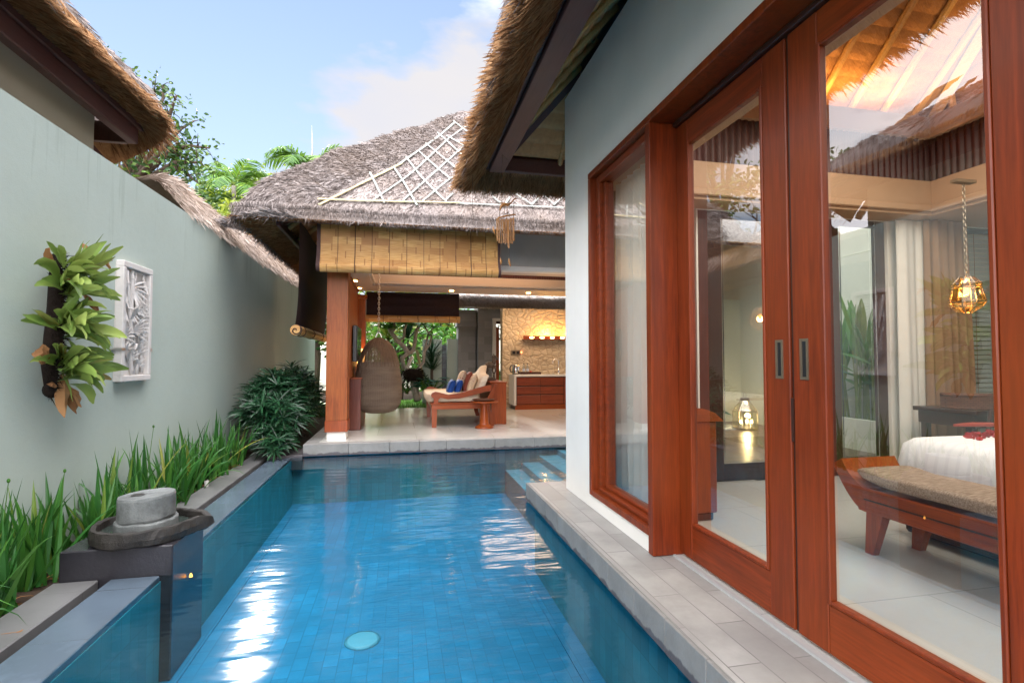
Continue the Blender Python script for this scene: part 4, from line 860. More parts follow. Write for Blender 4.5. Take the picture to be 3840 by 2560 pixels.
# roof: fascia, lining, rafters, thatch
BX, BY, BZ = 1.03, 5.21, 1.925
b = MB(); b.cbox((BX-.16, -3.5, BZ), (BX, BY, BZ+.15), .008); b.cbox((BX-.20, -3.5, BZ+.04), (BX-.161, BY+.04, BZ+.20), .005); b.make('fascia', M['fascia'], vi)
b = MB(); b.cbox((BX+.001, BY-.06, BZ+.005), (7.2, BY, BZ+.15), .008); b.cbox((BX-.15, BY+.001, BZ+.04), (7.2, BY+.04, BZ+.20), .005); b.make('fascia', M['fascia'], vi)
b = MB(); sl_ = 1.12
ribx = lambda y: .034*abs(math.sin(y*PI/.10))
b.grid(lambda u, v: (BX-.02+v*.62, -3.4+u*8.55, BZ+.17+v*.62*sl_ - ribx(v*.62)), 40, 90)
b.grid(lambda u, v: (BX+u*6, BY-.06-v*.55, BZ+.17+v*.55*sl_*1.0 - ribx(v*.55)), 40, 90)
b.make('roof_lining', M['lining'], vi)
b = MB(); b.tube([(BX-.03, BY+.0, BZ+.10), (BX+.62, BY-.62, BZ+.78)], .04, 4); b.make('hip_rafter', M['fascia'], vi)
y = 4.5
k = 0
while y > -1:
    b = MB(); b.tube([(BX-.01, y, BZ+.125), (BX+.58, y-.0, BZ+.125+.59*sl_)], .028, 8); b.make('rafter', M['rafter'], vi); y -= .42; k += 1
for x in (1.62, 2.3):
    b = MB(); b.tube([(x, BY-.03, BZ+.11), (x+.02, BY-.62, BZ+.11+.60*sl_)], .030, 8); b.make('rafter', M['rafter'], vi)
EX, EY = .63, 5.47
def hroof(X, Y):
    ds = [X-EX, 8.4-X, EY-Y, Y+4.0]; k = .10; d = max(0, -k*math.log(sum(math.exp(-q/k) for q in ds)))
    return 1.88 + .92*d + .30*(1-math.exp(-d/.11)) + .04*noise.noise((X*2, Y*2, 3))*min(1, d*5)
b = MB()
us = [0, .001, .003, .007, .012] + [.02+.98*i/60 for i in range(61)]; vs_ = us
b.add([(EX+7.77*u, EY-9.4*v, hroof(EX+7.77*u, EY-9.4*v)) for v in vs_ for u in us], [(j*len(us)+i, j*len(us)+i+1, (j+1)*len(us)+i+1, (j+1)*len(us)+i) for j in range(len(vs_)-1) for i in range(len(us)-1)])
hf = lambda u, v: (EX+.5*(1-v), EY-u*7, hroof(EX+.5*(1-v), EY-u*7)); thatch(b, hf, 14000, (.08,.20), .008, .35, .3)
for z_ in (1.90, 1.96, 2.02, 2.09, 2.15): fringe(b, (EX, -2.5, z_), (EX, EY-.02, z_), 260, (.05,.13), .008, (-1,0,0)); fringe(b, (EX, EY, z_), (5.2, EY, z_), 260, (.05,.13), .008, (0,1,0))
hr = b.make('thatch_roof', M['thatch'], vi)
b = MB()
def eund(p, q, inn, zi):
    p, q, inn = Vector(p), Vector(q), Vector(inn)
    f = lambda u, v: tuple(p+(q-p)*u+inn*v+Vector((0, 0, zi*v - .035*math.sin(v*PI) + .02*noise.noise((u*20, v*4, p.x)))))
    b.grid(f, 120, 8); thatch(b, lambda u, v: f(u, 1-v), 16000, (.08,.20), .006, -.18, .22)
eund((EX, -3.5, 1.885), (EX-.03, EY+.02, 1.86), (.235, 0, 0), .10); eund((EX-.03, EY+.02, 1.86), (7, EY+.02, 1.86), (0, -.235, 0), .10)
fringe(b, (EX+.01, -3, 1.90), (EX-.03, EY+.01, 1.88), 900, (.03,.09), .006, (-1,0,0), .12); fringe(b, (EX-.03, EY+.01, 1.87), (5.2, EY, 1.87), 1100, (.04,.11), .006, (0,1,0), .12)
b.make('eave_underside', M['thatchb'], hr)
# bedroom ceiling: soffit, crown, ribbed band, warm lit thatch with bamboo rafters
M['warmcream'] = m_plain('warm_cream_paint', (.46,.29,.175), .6, .03)
cx0, cx1, cy0, cy1 = 2.05, 5.40, -1.4, 4.33
b = MB(); b.box((1.691, cy1, 1.50), (6.9, 4.609, 1.56)); b.box((cx1, -2.4, 1.50), (6.9, cy1-.001, 1.56)); b.box((1.691, -2.4, 1.50), (cx0, cy1-.001, 1.56)); b.box((cx0+.001, -2.4, 1.50), (cx1-.001, cy0, 1.56))
b.box((cx0, cy1+.001, 1.561), (cx1+.06, cy1+.06, 1.86)); b.box((cx1, cy0, 1.561), (cx1+.06, cy1, 1.86)); b.box((cx0-.06, cy0, 1.561), (cx0, cy1+.06, 1.86)); b.cbox((cx0+.001, cy1-.035, 1.53), (cx1-.036, cy1-.001, 1.60), .01); b.cbox((cx1-.035, cy0, 1.53), (cx1-.001, cy1, 1.60), .01)
b.make('soffit', M['warmcream'], vi)
b = MB(); n_ = 600
b.grid(lambda u, v: (cx0-.06+u*(cx1-cx0+.12), cy1+.06-.022*abs(math.sin(u*(cx1-cx0)*PI/.07)), 1.86+v*.46), n_, 1); b.grid(lambda u, v: (cx1+.06-.022*abs(math.sin(u*5.7*PI/.07)), cy1+.06-u*5.7, 1.86+v*.46), n_, 1); b.grid(lambda u, v: (cx0-.06+.022*abs(math.sin(u*5.7*PI/.07)), cy1-u*5.7, 1.86+v*.46), n_, 1)
b.make('ribbed_band', M['rib'], vi)
b = MB(); z0 = 2.48; b.box((cx0-.2, cy1-.0, 2.321), (cx1+.2, cy1+.25, z0+.06)); b.box((cx1-.0, cy0, 2.321), (cx1+.2, cy1-.001, z0+.06)); b.box((cx0-.2, cy0, 2.321), (cx0+.0, cy1-.001, z0+.06)); b.make('lamp_ledge', M['warmcream'], vi)
b = MB(); k = .95; rib2 = lambda t: .016*abs(math.sin(t*PI/.11))
b.grid(lambda u, v: (cx0-.2+u*(cx1-cx0+.4), cy1+.28-v*1.9, z0+.03+v*1.9*k-rib2(v*1.9)), 4, 190)
b.grid(lambda u, v: (cx1+.28-v*.35-rib2(v*1.9), cy1+.25-u*6, z0+.03+v*1.9), 4, 190)
b.grid(lambda u, v: (cx0-.25+v*1.9, cy1+.25-u*6, z0+.03+v*1.9*k-rib2(v*1.9)), 4, 190)
b.quad((2, -2, 4.6), (5.5, -2, 4.6), (5.5, 4.4, 4.6), (2, 4.4, 4.6)); b.quad((1.6, -1.9, 2.3), (5.9, -1.9, 2.3), (5.9, -1.9, 4.7), (1.6, -1.9, 4.7))
b.make('ceiling_thatch', M['thatchb'], vi)
for i in range(9):
    x = cx0+.1+i*.40; b = MB(); d0 = 0; e = min(1.75, abs(x-cx0)+.1, abs(cx1-x)+.1) if False else 1.75
    b.tube([(x, cy1+.19, z0+.06), (x, cy1+.19-e, z0+.06+e*k)], .034, 8); b.make('ceiling_rafter', M['rafter'], vi)
for i in range(12):
    y = cy1-.1-i*.42; b = MB(); b.tube([(cx1+.20, y, z0+.06), (cx1-.06, y, z0+1.75)], .034, 8); b.make('ceiling_rafter', M['rafter'], vi)
b = MB(); b.cbox((cx0, cy1-.80, z0+.92), (cx1, cy1-.68, z0+1.02)); b.make('purlin', M['rafter'], vi)
b = MB(); b.tube([(cx1+.19, cy1+.17, z0+.05), (cx1-.03, cy1-1.3, z0+1.48)], .07, 4); b.make('hip_rafter', M['rafter'], vi)
lamp('cove_light', (3.7, 4.20, z0+.12), COVE, (1, .46, .12), .1, None, 'AREA', sx=2.8, sy=.08, rot=(math.radians(160), 0, 0))
lamp('cove_light', (5.30, 2.6, z0+.12), COVE*.8, (1, .46, .12), .1, None, 'AREA', sx=.08, sy=3.0, rot=(0, math.radians(-160), 0))
lamp('bedroom_fill', (3.6, 2.0, 2.3), BED_W, (1, .90, .78), .4, None, 'AREA', sx=2.6, sy=3.6)  # unseen fill panel added overhead to brighten the room
# garden doors in the far wall of the bedroom
gd = []
for xa, xb, a, c_ in ((2.87, 4.40, 3.15, 4.30), (4.4005, 5.14, 4.55, 5.01)):
    b = MB(); b.cbox((xa, 4.64, FL), (a, 4.69, 1.499), .006); b.cbox((c_, 4.64, FL), (xb, 4.69, 1.499), .006); g_ = b.make('garden_door', M['darkw'], vi)
    b = MB(); b.cbox((a+.0005, 4.642, FL), (c_-.0005, 4.688, -1.03), .004); b.make('rail', M['darkw'], g_); b = MB(); b.cbox((a+.0005, 4.642, 1.43), (c_-.0005, 4.688, 1.499), .004); b.make('rail', M['darkw'], g_)
    b = MB(); b.quad((a, 4.665, -1.03), (c_, 4.665, -1.03), (c_, 4.665, 1.43), (a, 4.665, 1.43)); b.make('pane', M['glass'], g_)
    b = MB(); b.box((a+.002, 4.636, -1.028), (a+.012, 4.6395, 1.428)); b.box((c_-.012, 4.636, -1.028), (c_-.002, 4.6395, 1.428)); b.box((a+.012, 4.636, -1.028), (c_-.012, 4.6395, -1.016)); b.make('silver_bead', M['chrome'], g_)
b = MB(); b.box((2.60, 4.64, FL), (2.66, 4.69, 1.499)); b.box((2.81, 4.64, FL), (2.849, 4.69, 1.499)); b.box((2.66, 4.642, 1.38), (2.81, 4.688, 1.499)); b.make('side_window', M['darkw'], vi)
b = MB(); b.quad((2.66, 4.665, FL), (2.81, 4.665, FL), (2.81, 4.665, 1.38), (2.66, 4.665, 1.38)); b.make('pane', M['glass'], vi)

# curtains and blind
def curtain(name, lab, cat, path, z0, z1, mat, amp=.03, per=.11, n=160, flare=0):
    pts = [Vector(p) for p in path]; a, c_ = pts[0], pts[-1]; L_ = (c_-a).length; d = (c_-a).normalized(); s_ = Vector((-d.y, d.x, 0))
    b = MB()
    def f(u, v):
        w = 1-v; q = a + d*L_*u*(1+flare*v) ; am = amp*(.35+.65*v)
        return tuple(q + s_*(am*math.sin(u*L_/per*2*PI + .6*math.sin(u*7)) + am*.4*math.sin(u*L_/per*PI*3.1+v*1.2)) + Vector((0, 0, z1+(z0-z1)*v)))
    b.grid(f, n, 14); o = b.make(name, mat, None, True); return tag(o, lab, cat)
def sheer(name, c, tr):
    n = N(name); n.fin(c, .9, .1); t = n.new('ShaderNodeBsdfTranslucent'); t.inputs[0].default_value = (*c, 1); tp = n.new('ShaderNodeBsdfTransparent'); m1 = n.new('ShaderNodeMixShader'); m1.inputs[0].default_value = .4; m2 = n.new('ShaderNodeMixShader'); m2.inputs[0].default_value = tr
    n.l.new(n.b.outputs[0], m1.inputs[1]); n.l.new(t.outputs[0], m1.inputs[2]); n.l.new(m1.outputs[0], m2.inputs[1]); n.l.new(tp.outputs[0], m2.inputs[2]); n.l.new(m2.outputs[0], n.out.inputs[0]); return n.m
M['sheer'] = sheer('sheer_cloth', (.86,.87,.84), .10)
curtain('sheer_curtain', 'white sheer curtain drawn behind the tall fixed window by the doors', 'curtain', [(1.80, 3.0, 0), (1.80, 4.12, 0)], -1.17, 1.49, M['sheer'], .03, .12, 220)
curtain('brown_curtain', 'narrow folds of brown curtain beside the white one in the fixed window', 'curtain', [(1.84, 4.14, 0), (1.84, 4.36, 0)], -1.17, 1.49, M['curtb'], .03, .09, 60)
curtain('sheer_curtain', 'white sheer curtain hanging beside the garden doors inside the bedroom', 'curtain', [(5.13, 4.50, 0), (5.50, 4.50, 0)], -1.17, 1.49, M['curtw'], .04, .2, 80, .10)
curtain('brown_curtain', 'long gathered brown curtain in the bedroom next to the white sheer one', 'curtain', [(5.42, 4.44, 0), (5.98, 4.44, 0)], -1.17, 1.49, M['curtb'], .04, .10, 120, .08)
wb = thing('slatted_blind', 'pale slatted blind over the far bedroom window behind the rattan chair', 'blind', (6.4, 4.58, .2))
b = MB()
for i in range(46): b.cbox((6.17, 4.575, -.98+i*.052), (6.70, 4.582, -.98+i*.052+.040), .002)
M['slatp'] = m_plain('pale_slats', (.50,.56,.50), .5, .05); b.make('slats', M['slatp'], wb)
b = MB(); b.cbox((6.15, 4.55, 1.41), (6.72, 4.60, 1.47)); b.make('head_rail', M['darkw'], wb)
for x in (6.27, 6.6):
    b = MB(); b.tube([(x, 4.57, 1.45), (x, 4.57, -.98)], .003, 4); b.make('cord', M['curtb'], wb)

# bed
bd = thing('bed', 'large bed made up in white striped linen in the bedroom', 'bed', (4.4, 2.0, FL))
b = MB(); b.cbox((3.42, .75, FL+.02), (5.6, 3.0, FL+.30), .02); b.make('base', M['darkw'], bd)
def msheet():
    n = N('striped_linen'); v = n.pos(); sp = n.new('ShaderNodeSeparateXYZ'); n.l.new(v, sp.inputs[0]); st = n.math('SINE', n.math('MULTIPLY', sp.outputs[1], 95))
    c = n.mix(n.ramp(st, [(.3, (0,0,0)), (.7, (1,1,1))]), (.80,.81,.85), (.74,.75,.80)); n.bump(n.noise(v, 5, 3), .25, .02); return n.fin(c, .8, .15)
b = MB()
def sheetf(u, v):
    "rounded box: u across the foot edge (x), v along the bed width (y)"
    return None
X0b, X1b, Y0b, Y1b, ZB = 3.35, 5.6, .7, 3.08, -.535
V = []; prof = [(-.0, -.50), (.015, -.30), (.02, -.16), (.05, -.05), (.11, -.01), (.25, 0)]
def ring(o, z, n=28):
    r = .16; P_ = []
    for cx_, cy_, a0 in ((X1b-r, Y1b-r, 0), (X0b+r, Y1b-r, PI/2), (X0b+r, Y0b+r, PI), (X1b-r, Y0b+r, 1.5*PI)):
        for i in range(n//4+1):
            a = a0+PI/2*i/(n//4); x = cx_+(r-min(o, r*.95))*math.cos(a); y = cy_+(r-min(o, r*.95))*math.sin(a); P_.append((x, y, ZB+z+.008*noise.noise((x*3, y*3, z*6))))
    return P_
rs = [ring(o, z) for o, z in prof]; m = len(rs[0]); V = [p for r_ in rs for p in r_]
b.add(V, [(i*m+k_, i*m+(k_+1) % m, (i+1)*m+(k_+1) % m, (i+1)*m+k_) for i in range(len(rs)-1) for k_ in range(m)] + [tuple((len(rs)-1)*m+k_ for k_ in range(m))])
b.make('bed_linen', msheet(), bd, True)
M['petal'] = m_leaf('red_petal', (.35,.005,.012), (.55,.01,.02), .5)
b = MB()
for i in range(46):
    a = P(R.uniform(3635, 3760), R.gauss(1630, 7), Z=ZB+.012); b.leaf(a, (R.uniform(-1,1), R.uniform(-1,1), .2), (0,0,1), R.uniform(.03,.055), .028, .4, 3, .3, 0, 1)
struct(tag(b.make('rose_petals', M['petal']), 'red rose petals scattered over the white bed', 'petals'), 'stuff')
q = P(3700, 1600, Z=ZB+.01); b = MB(); b.prism([q+Vector(p) for p in ((-.22,.10,0), (.25,-.02,0), (.30,.08,0), (.05,.16,0))], (0,0,.02)); tag(b.make('red_runner', m_plain('red_cloth', (.35,.05,.03), .8)), 'folded red cloth lying on the white bed', 'cloth')
q = P(3748, 1588, Z=ZB+.03); b = MB()
for i in range(9): a = i*.7; b.leaf(q, (math.cos(a), math.sin(a), .8), (0,0,1), .05, .04, .4, 3, .2, 0, 1)
tag(b.make('white_flower', M['white']), 'white flower on the folded red cloth', 'flower')
# bench at the foot of the bed
bn = thing('bench', 'wooden bench with flared ends and a taupe cushion at the foot of the bed', 'bench', (3.06, 2.0, FL))
xa, xb, ye, yn = 2.84, 3.26, 2.80, .75
def fl(y0, y1, z0, z1): return [(xa, y0, z0)]
b = MB(); b.cbox((xa, yn, -.945), (xa+.035, ye, -.80), .008); b.cbox((xb-.035, yn, -.945), (xb, ye, -.80), .008); b.cbox((xa+.036, yn, -.86), (xb-.036, ye, -.82), .004); b.make('seat_frame', M['orangey'], bn)
b = MB(); b.cbox((xa-.004, yn, -.872), (xa-.0005, ye-.05, -.862), .001); b.make('shadow_groove', M['darkw'], bn)
for (yy, s_) in ((ye, 1), (yn, -1)):
    b = MB(); n_ = 10; top = []; bot = []
    for i in range(n_+1):
        u = i/n_; top.append((yy+s_*(-.06+.17*u+.02*math.sin(u*3)), -.80+.155*u**1.3)); bot.append((yy+s_*(-.06+.24*u), -.9448+.255*u**1.7))
    b.prism([(xa-.003, y, z) for y, z in top] + [(xa-.003, y, z) for y, z in reversed(bot)], (xb-xa+.006, 0, 0)); fixn(b.make('flared_end', M['orangey'], bn))
for x, sx in ((xa+.03, 1), (xb-.035, -1)):
    for y, s_ in ((2.66, 1), (.95, -1)):
        b = MB(); b.prism([(x-.03, y-.06, -.94), (x+.035, y-.06, -.94), (x+.035, y+.07, -.94), (x-.03, y+.07, -.94)], (0, 0, 0.0)) if False else None
        b = MB(); z1, z0 = -.86, FL; T = [(-.03,-.06), (.035,-.06), (.035,.07), (-.03,.07)]; B_ = [(-.022,-.028), (.022,-.028), (.022,.028), (-.022,.028)]; dy = s_*.07
        b.add([(x+p[0], y+p[1], z1) for p in T] + [(x+p[0], y+dy+p[1], z0) for p in B_], [(0,1,2,3), (7,6,5,4)] + [(i, i+4, (i+1) % 4+4, (i+1) % 4) for i in range(4)]); fixn(b.make('leg', M['orange'], bn))
b = MB(); n_ = 40
def cu(u, v):
    a = 2*PI*v; e = .055; yy = yn+.02+(ye-yn-.0)*u; k_ = min(1, (1-abs(2*u-1))*14)**.5
    cx_, cz_ = (xa+xb)/2, -.775+.035+.03*max(0, (u-.9)*10)
    sgn = lambda q: math.copysign(abs(q)**.45, q)
    return (cx_+(.5*(xb-xa)-.008)*sgn(math.cos(a))*(.9+.1*k_), yy, cz_+.045*sgn(math.sin(a))*(.4+.6*k_))
b.grid(cu, n_, 40); b.make('cushion', M['taupe'], bn, True)
# television console and board by the window
tv = thing('console_table', 'reddish wooden console with rounded top just inside the left glass door', 'console', (2.0, 3.9, FL))
b = MB(); b.cbox((1.90, 3.52, FL+.06), (2.33, 4.45, -.46), .01); b.make('body', M['orange'], tv); b = MB(); b.cbox((1.92, 3.54, FL), (2.31, 4.43, FL+.06)); b.make('plinth', M['darkw'], tv)
b = MB(); n_ = 8; b.prism([(1.88+.5*i/n_ if False else 1.88+.49*i/n_, 3.50, -.455+.10*(math.sin(PI*.5*(1-abs(2*i/n_-1)))**.6)) for i in range(n_+1)] + [(2.37, 3.50, -.459), (1.88, 3.50, -.459)], (0, .98, 0)); fixn(b.make('top', M['orangex'], tv))
b = MB(); b.cbox((2.36, 4.53, -1.19), (2.60, 4.60, .45), .01); pb = b.make('carved_screen', M['orange']); tag(pb, 'upright orange wooden screen with carved top inside the left glass door', 'screen')
b = MB(); b.cbox((2.34, 4.515, .451), (2.62, 4.605, .53), .01)
for i in range(8): b.ball((2.36+i*.035, 4.512, .49), (.018,.01,.022), 6, 4)
b.make('carved_top', M['orangex'], pb)
# pendant lantern
def lantern_cage(b, gb, c, prof, n=8, r=.0045):
    for i, (rr, z) in enumerate(prof):
        ring = [c+Vector((rr*math.cos(2*PI*k/n+.39), rr*math.sin(2*PI*k/n+.39), z)) for k in range(n)]
        b.tube(ring+[ring[0]], r, 5, False)
    for k in range(n): b.tube([c+Vector((rr*math.cos(2*PI*k/n+.39), rr*math.sin(2*PI*k/n+.39), z)) for rr, z in prof], r, 5)
    n0 = len(gb.v); V = [c+Vector((rr*math.cos(2*PI*k/n+.39), rr*math.sin(2*PI*k/n+.39), z)) for rr, z in prof for k in range(n)]
    gb.add(V, [(i*n+k, i*n+(k+1) % n, (i+1)*n+(k+1) % n, (i+1)*n+k) for i in range(len(prof)-1) for k in range(n)])
M['lglass'] = m_glass('lantern_glass', .08, (1, .74, .42))
c = P(3632, 1106, Y=3.4); pl = thing('pendant_lantern', 'lit faceted brass and glass lantern hanging on a chain above the bed', 'lantern', c)
cg, gg = MB(), MB(); lantern_cage(cg, gg, c, [(.05,.15), (.10,.09), (.095,.07), (.125,-.06), (.10,-.10), (.03,-.15)]); cg.make('cage', M['brass'], pl); gg.make('glass', M['lglass'], pl)
b = MB(); b.ball(c+Vector((0,0,.03)), (.022,.022,.032), 10, 8); b.make('bulb', m_emit('dim_bulb', (1,.42,.10), 4), pl, True)
b = MB()
def chain(b, a, z1, r=.011, wr=.003, st=.03):
    z = a[2]; i = 0
    while z < z1:
        pts = []
        for k in range(9):
            w = 2*PI*k/8; o = (r*math.cos(w), 0) if i % 2 else (0, r*math.cos(w)); pts.append((a[0]+o[0], a[1]+o[1], z+st*.66*math.sin(w)))
        b.tube(pts, wr, 4, False); z += st; i += 1
chain(b, (c.x, c.y, c.z+.15), 1.48); b.make('chain', M['brass'], pl); b = MB(); b.box((c.x-.10, c.y-.03, 1.47), (c.x+.10, c.y+.03, 1.495)); b.make('ceiling_bar', M['brass'], pl)
lamp('lantern_light', c, 5, (1, .5, .16), .04)
# desk and rattan chair
dk = thing('desk', 'dark brown desk against the far bedroom wall behind the bed', 'desk', (5.7, 4.0, FL))
b = MB(); b.cbox((5.05, 3.70, -.50), (6.7, 4.30, -.46), .005); b.make('top', M['darkw'], dk); b = MB(); b.cbox((5.08, 3.74, -.62), (6.67, 4.27, -.502), .005); b.make('apron', M['darkw'], dk)
for x in (5.10, 6.6):
    for y in (3.78, 4.2): b = MB(); b.cbox((x, y, FL), (x+.06, y+.06, -.621), .004); b.make('leg', M['darkw'], dk)
M['rattan'] = m_tiles('dark_rattan', (.14,.06,.035), .03, .015, 'xz', .004, (.03,.015,.01), .6, .3, .5, .4, .3, .6)
ch = thing('rattan_chair', 'dark rattan chair with a curved back in front of the desk', 'chair', (5.3, 3.55, FL))
q0, q1 = P(3565, 1480, Y=3.55), P(3565, 1528, Y=3.55); cxm, r_ = q0.x+.33, .33
b = MB(); b.grid(lambda u, v: (cxm-r_*math.cos(PI*u), 3.55-.25*math.sin(PI*u)+.1, q1.z+(q0.z-q1.z)*v), 24, 3); b.grid(lambda u, v: (cxm-(r_-.02)*math.cos(PI*u), 3.55-(.23)*math.sin(PI*u)+.1, q1.z+(q0.z-q1.z)*v), 24, 3); b.tube([(cxm-(r_-.01)*math.cos(PI*u/20), 3.65-.24*math.sin(PI*u/20), q0.z) for u in range(21)], .018, 8); b.tube([(cxm-(r_-.01)*math.cos(PI*u/20), 3.65-.24*math.sin(PI*u/20), q1.z) for u in range(21)], .014, 8); b.make('backrest', M['rattan'], ch, True)
for x in (cxm-.10, cxm+.10):
    b = MB(); b.tube([(x, 3.42, q1.z), (x*.5+cxm*.5, 3.48, -.62), (x, 3.5, -.74)], .016, 8); b.make('back_strut', M['darkw'], ch, True)
b = MB(); b.cbox((cxm-.28, 3.36, -.78), (cxm+.28, 3.90, -.73), .015); b.make('seat', M['rattan'], ch)
for x in (cxm-.26, cxm+.24):
    for y in (3.40, 3.86): b = MB(); b.tube([(x, y, -.76), (x, y, FL)], .018, 8); b.make('leg', M['darkw'], ch)
# ================================================================ courtyard behind the bedroom
b = MB(); b.box((2.9, 4.712, FL-.08), (6.62, 10, FL-.012)); struct(b.make('timber_deck', M['deckw']))
M['ctw'] = m_plaster('cream_courtyard_wall', (.66,.66,.54), .05)
b = MB(); b.box((6.65, 4.712, -1.5), (6.80, 11.0, 1.58)); b.box((6.67, 4.712, 1.59), (6.80, 11, 2.9)); b.box((6.65, 9.0, -1.5), (6.649, 9.0, -1.5)) if False else None
tag(b.make('courtyard_wall', M['ctw']), 'tall cream wall of the small court seen through the bedroom', 'wall')
b = MB(); b.box((4.6, 9.2, -1.5), (6.649, 9.35, 1.2)); tag(b.make('courtyard_wall', M['ctw']), 'lower end wall of the small court behind the standing lantern', 'wall')
b = MB(); b.box((3.50, 5.2, -1.9), (3.60, 9.199, FL)); b.box((6.02, 4.714, FL-.011), (6.12, 7.7, -.80)); b.box((6.121, 7.6, FL-.011), (6.649, 7.7, -.80)); tag(b.make('planter', M['ctw']), 'low cream planter along the courtyard wall holding tall heliconias', 'planter')
b = MB(); b.quad((6.12, 4.72, -.86), (6.65, 4.72, -.86), (6.65, 7.6, -.86), (6.12, 7.6, -.86)); struct(b.make('planter_soil', M['soil']))
q = P(2790, 1607, Z=FL-.012); fl2 = thing('floor_lantern', 'lit glass lantern with metal cap standing on the timber deck', 'lantern', q)
M['fglass'] = m_glass('frosted_lantern_glass', .10, (.95,.92,.78))
cg, gg = MB(), MB(); lantern_cage(cg, gg, q, [(.20,.03), (.20,.32), (.07,.50)], 6, .006); cg.make('cage', M['brass'], fl2); gg.make('glass', M['fglass'], fl2)
b = MB(); b.lathe(q, [(.22,0), (.22,.03), (0,.03)], 6); b.make('base', M['brass'], fl2); b = MB(); b.lathe(q, [(.08,.50), (.08,.55), (0,.56)], 6); b.tube([q+Vector((.03*math.cos(a), 0, .60+.045*math.sin(a))) for a in [i*PI/6 for i in range(13)]], .004, 5); b.make('cap', M['brass'], fl2)
for dx in (0, -.12, .09):
    b = MB(); b.lathe(q+Vector((dx,-.05,.03)), [(.03,0), (.03,.08), (0,.085)], 10); b.make('candle', M['white'], fl2); b = MB(); b.ball(q+Vector((dx,-.05,.14)), (.022,.022,.035), 8, 6); b.make('flame', M['whitelamp'], fl2)
lamp('lantern_light', q+Vector((0,-.05,.2)), 9, (1, .70, .35), .05)
# ================================================================ pavilion furniture
hc = thing('hanging_chair', 'egg-shaped woven wicker chair hanging on a chain at the left of the pavilion', 'hanging chair', (-.38, 9.6, -.96))
C0 = Vector((-.385, 9.6, 0)); zb, zt = -.955, .405
prof = [(0,.0),(.12,.005),(.25,.03),(.34,.09),(.395,.18),(.418,.30),(.42,.42),(.405,.60),(.38,.78),(.345,.95),(.30,1.08),(.24,1.20),(.16,1.29),(.08,1.34),(0,1.36)]
def prad(z):
    for i in range(1, len(prof)):
        if z <= prof[i][1]:
            a, c_ = prof[i-1], prof[i]; q = (z-a[1])/max(1e-6, c_[1]-a[1]); return a[0]+(c_[0]-a[0])*q
    return 0
OPEN = math.radians(112)    # the opening faces away and to the right
def shell(b, z0, z1, nz_, nk, dr=0, gap=0):
    V = []; F = []
    for j in range(nz_+1):
        z = z0+(z1-z0)*j/nz_; r = prad(z)+dr
        hw = 0 if z < .42 or z > 1.22 else .75*math.sin((z-.42)/.80*PI)**.5
        for k in range(nk+1):
            a = OPEN+hw + (2*PI-2*hw)*k/nk; V.append(C0+Vector((r*math.cos(a), r*.92*math.sin(a), zb+z)))
    for j in range(nz_):
        for k in range(nk): F.append((j*(nk+1)+k, j*(nk+1)+k+1, (j+1)*(nk+1)+k+1, (j+1)*(nk+1)+k))
    b.add(V, F)
def mweave():
    n = N('wicker_weave'); tc_ = n.pos(); sp = n.new('ShaderNodeSeparateXYZ'); n.l.new(tc_, sp.inputs[0]); a = n.math('ARCTAN2', n.math('SUBTRACT', sp.outputs[1], C0.y), n.math('SUBTRACT', sp.outputs[0], C0.x))
    s1 = n.math('SINE', n.math('MULTIPLY', sp.outputs[2], 2*PI/.016)); s2 = n.math('SINE', n.math('MULTIPLY', a, 78)); h = n.math('MULTIPLY', s1, s2)
    f = n.noise(n.pos((1.2, 1.2, 7)), 2.2, 4); c = n.ramp(f, [(.3, (.12,.08,.055)), (.55, (.19,.135,.092)), (.8, (.27,.20,.14))]); c = n.mix(n.ramp(s2, [(.0, (0,0,0)), (.2, (.45,.45,.45))]), c, (.24,.18,.13)); c = n.mix(n.ramp(s1, [(.0, (.35,.35,.35)), (.4, (0,0,0))]), c, (.06,.035,.025))
    n.bump(h, .8, .006); return n.fin(c, .6, .35)
b = MB(); shell(b, .0, .92, 46, 90); b.make('woven_shell', mweave(), hc, True)
M['wick'] = m_plain('wicker_strand', (.15,.09,.055), .6, .2, 12)
b = MB()
for i in range(46):          # open weave at the top: the hoops and the uprights
    z = .92+.44*i/46*.98; r = prad(z)
    hw = 0 if z > 1.22 else .75*math.sin((z-.42)/.80*PI)**.5
    b.tube([C0+Vector((r*math.cos(a), r*.92*math.sin(a), zb+z)) for a in [OPEN+hw+(2*PI-2*hw)*k/40 for k in range(41)]], .0042, 4)
b.make('open_hoops', M['wick'], hc)
b = MB()
for k in range(36):
    a = 2*PI*k/36; pts = []
    for i in range(9):
        z = .84+.51*i/8; hw = 0 if z > 1.22 else .75*math.sin((z-.42)/.80*PI)**.5; da = (a-OPEN) % (2*PI); da = min(da, 2*PI-da)
        if da < hw: continue
        r = prad(z); pts.append(C0+Vector((r*math.cos(a), r*.92*math.sin(a), zb+z)))
    if len(pts) > 2: b.tube(pts, .006 if k % 4 else .011, 4)
b.make('uprights', M['wick'], hc)
b = MB(); pts = []
for sgn_ in (1, -1):
    for i in range(21):
        q = i/20 if sgn_ > 0 else 1-i/20; z = .42+.80*q; hw = .75*max(0, math.sin(q*PI))**.5; a = OPEN+sgn_*hw; r = prad(z)+.004; pts.append(C0+Vector((r*math.cos(a), r*.92*math.sin(a), zb+z)))
b.tube(pts+[pts[0]], .02, 8); b.make('opening_rim', M['wick'], hc, True)
b = MB(); b.lathe((C0.x, C0.y, zb+.26), [(.05,.0), (.30,.02), (.35,.08), (.30,.12), (0,.12)], 24); b.make('seat_cushion', M['linen'], hc, True)
b = MB(); chain(b, (C0.x, C0.y, zt+.10), 1.62, .017, .0055, .046); b.make('chain', M['chain'], hc)
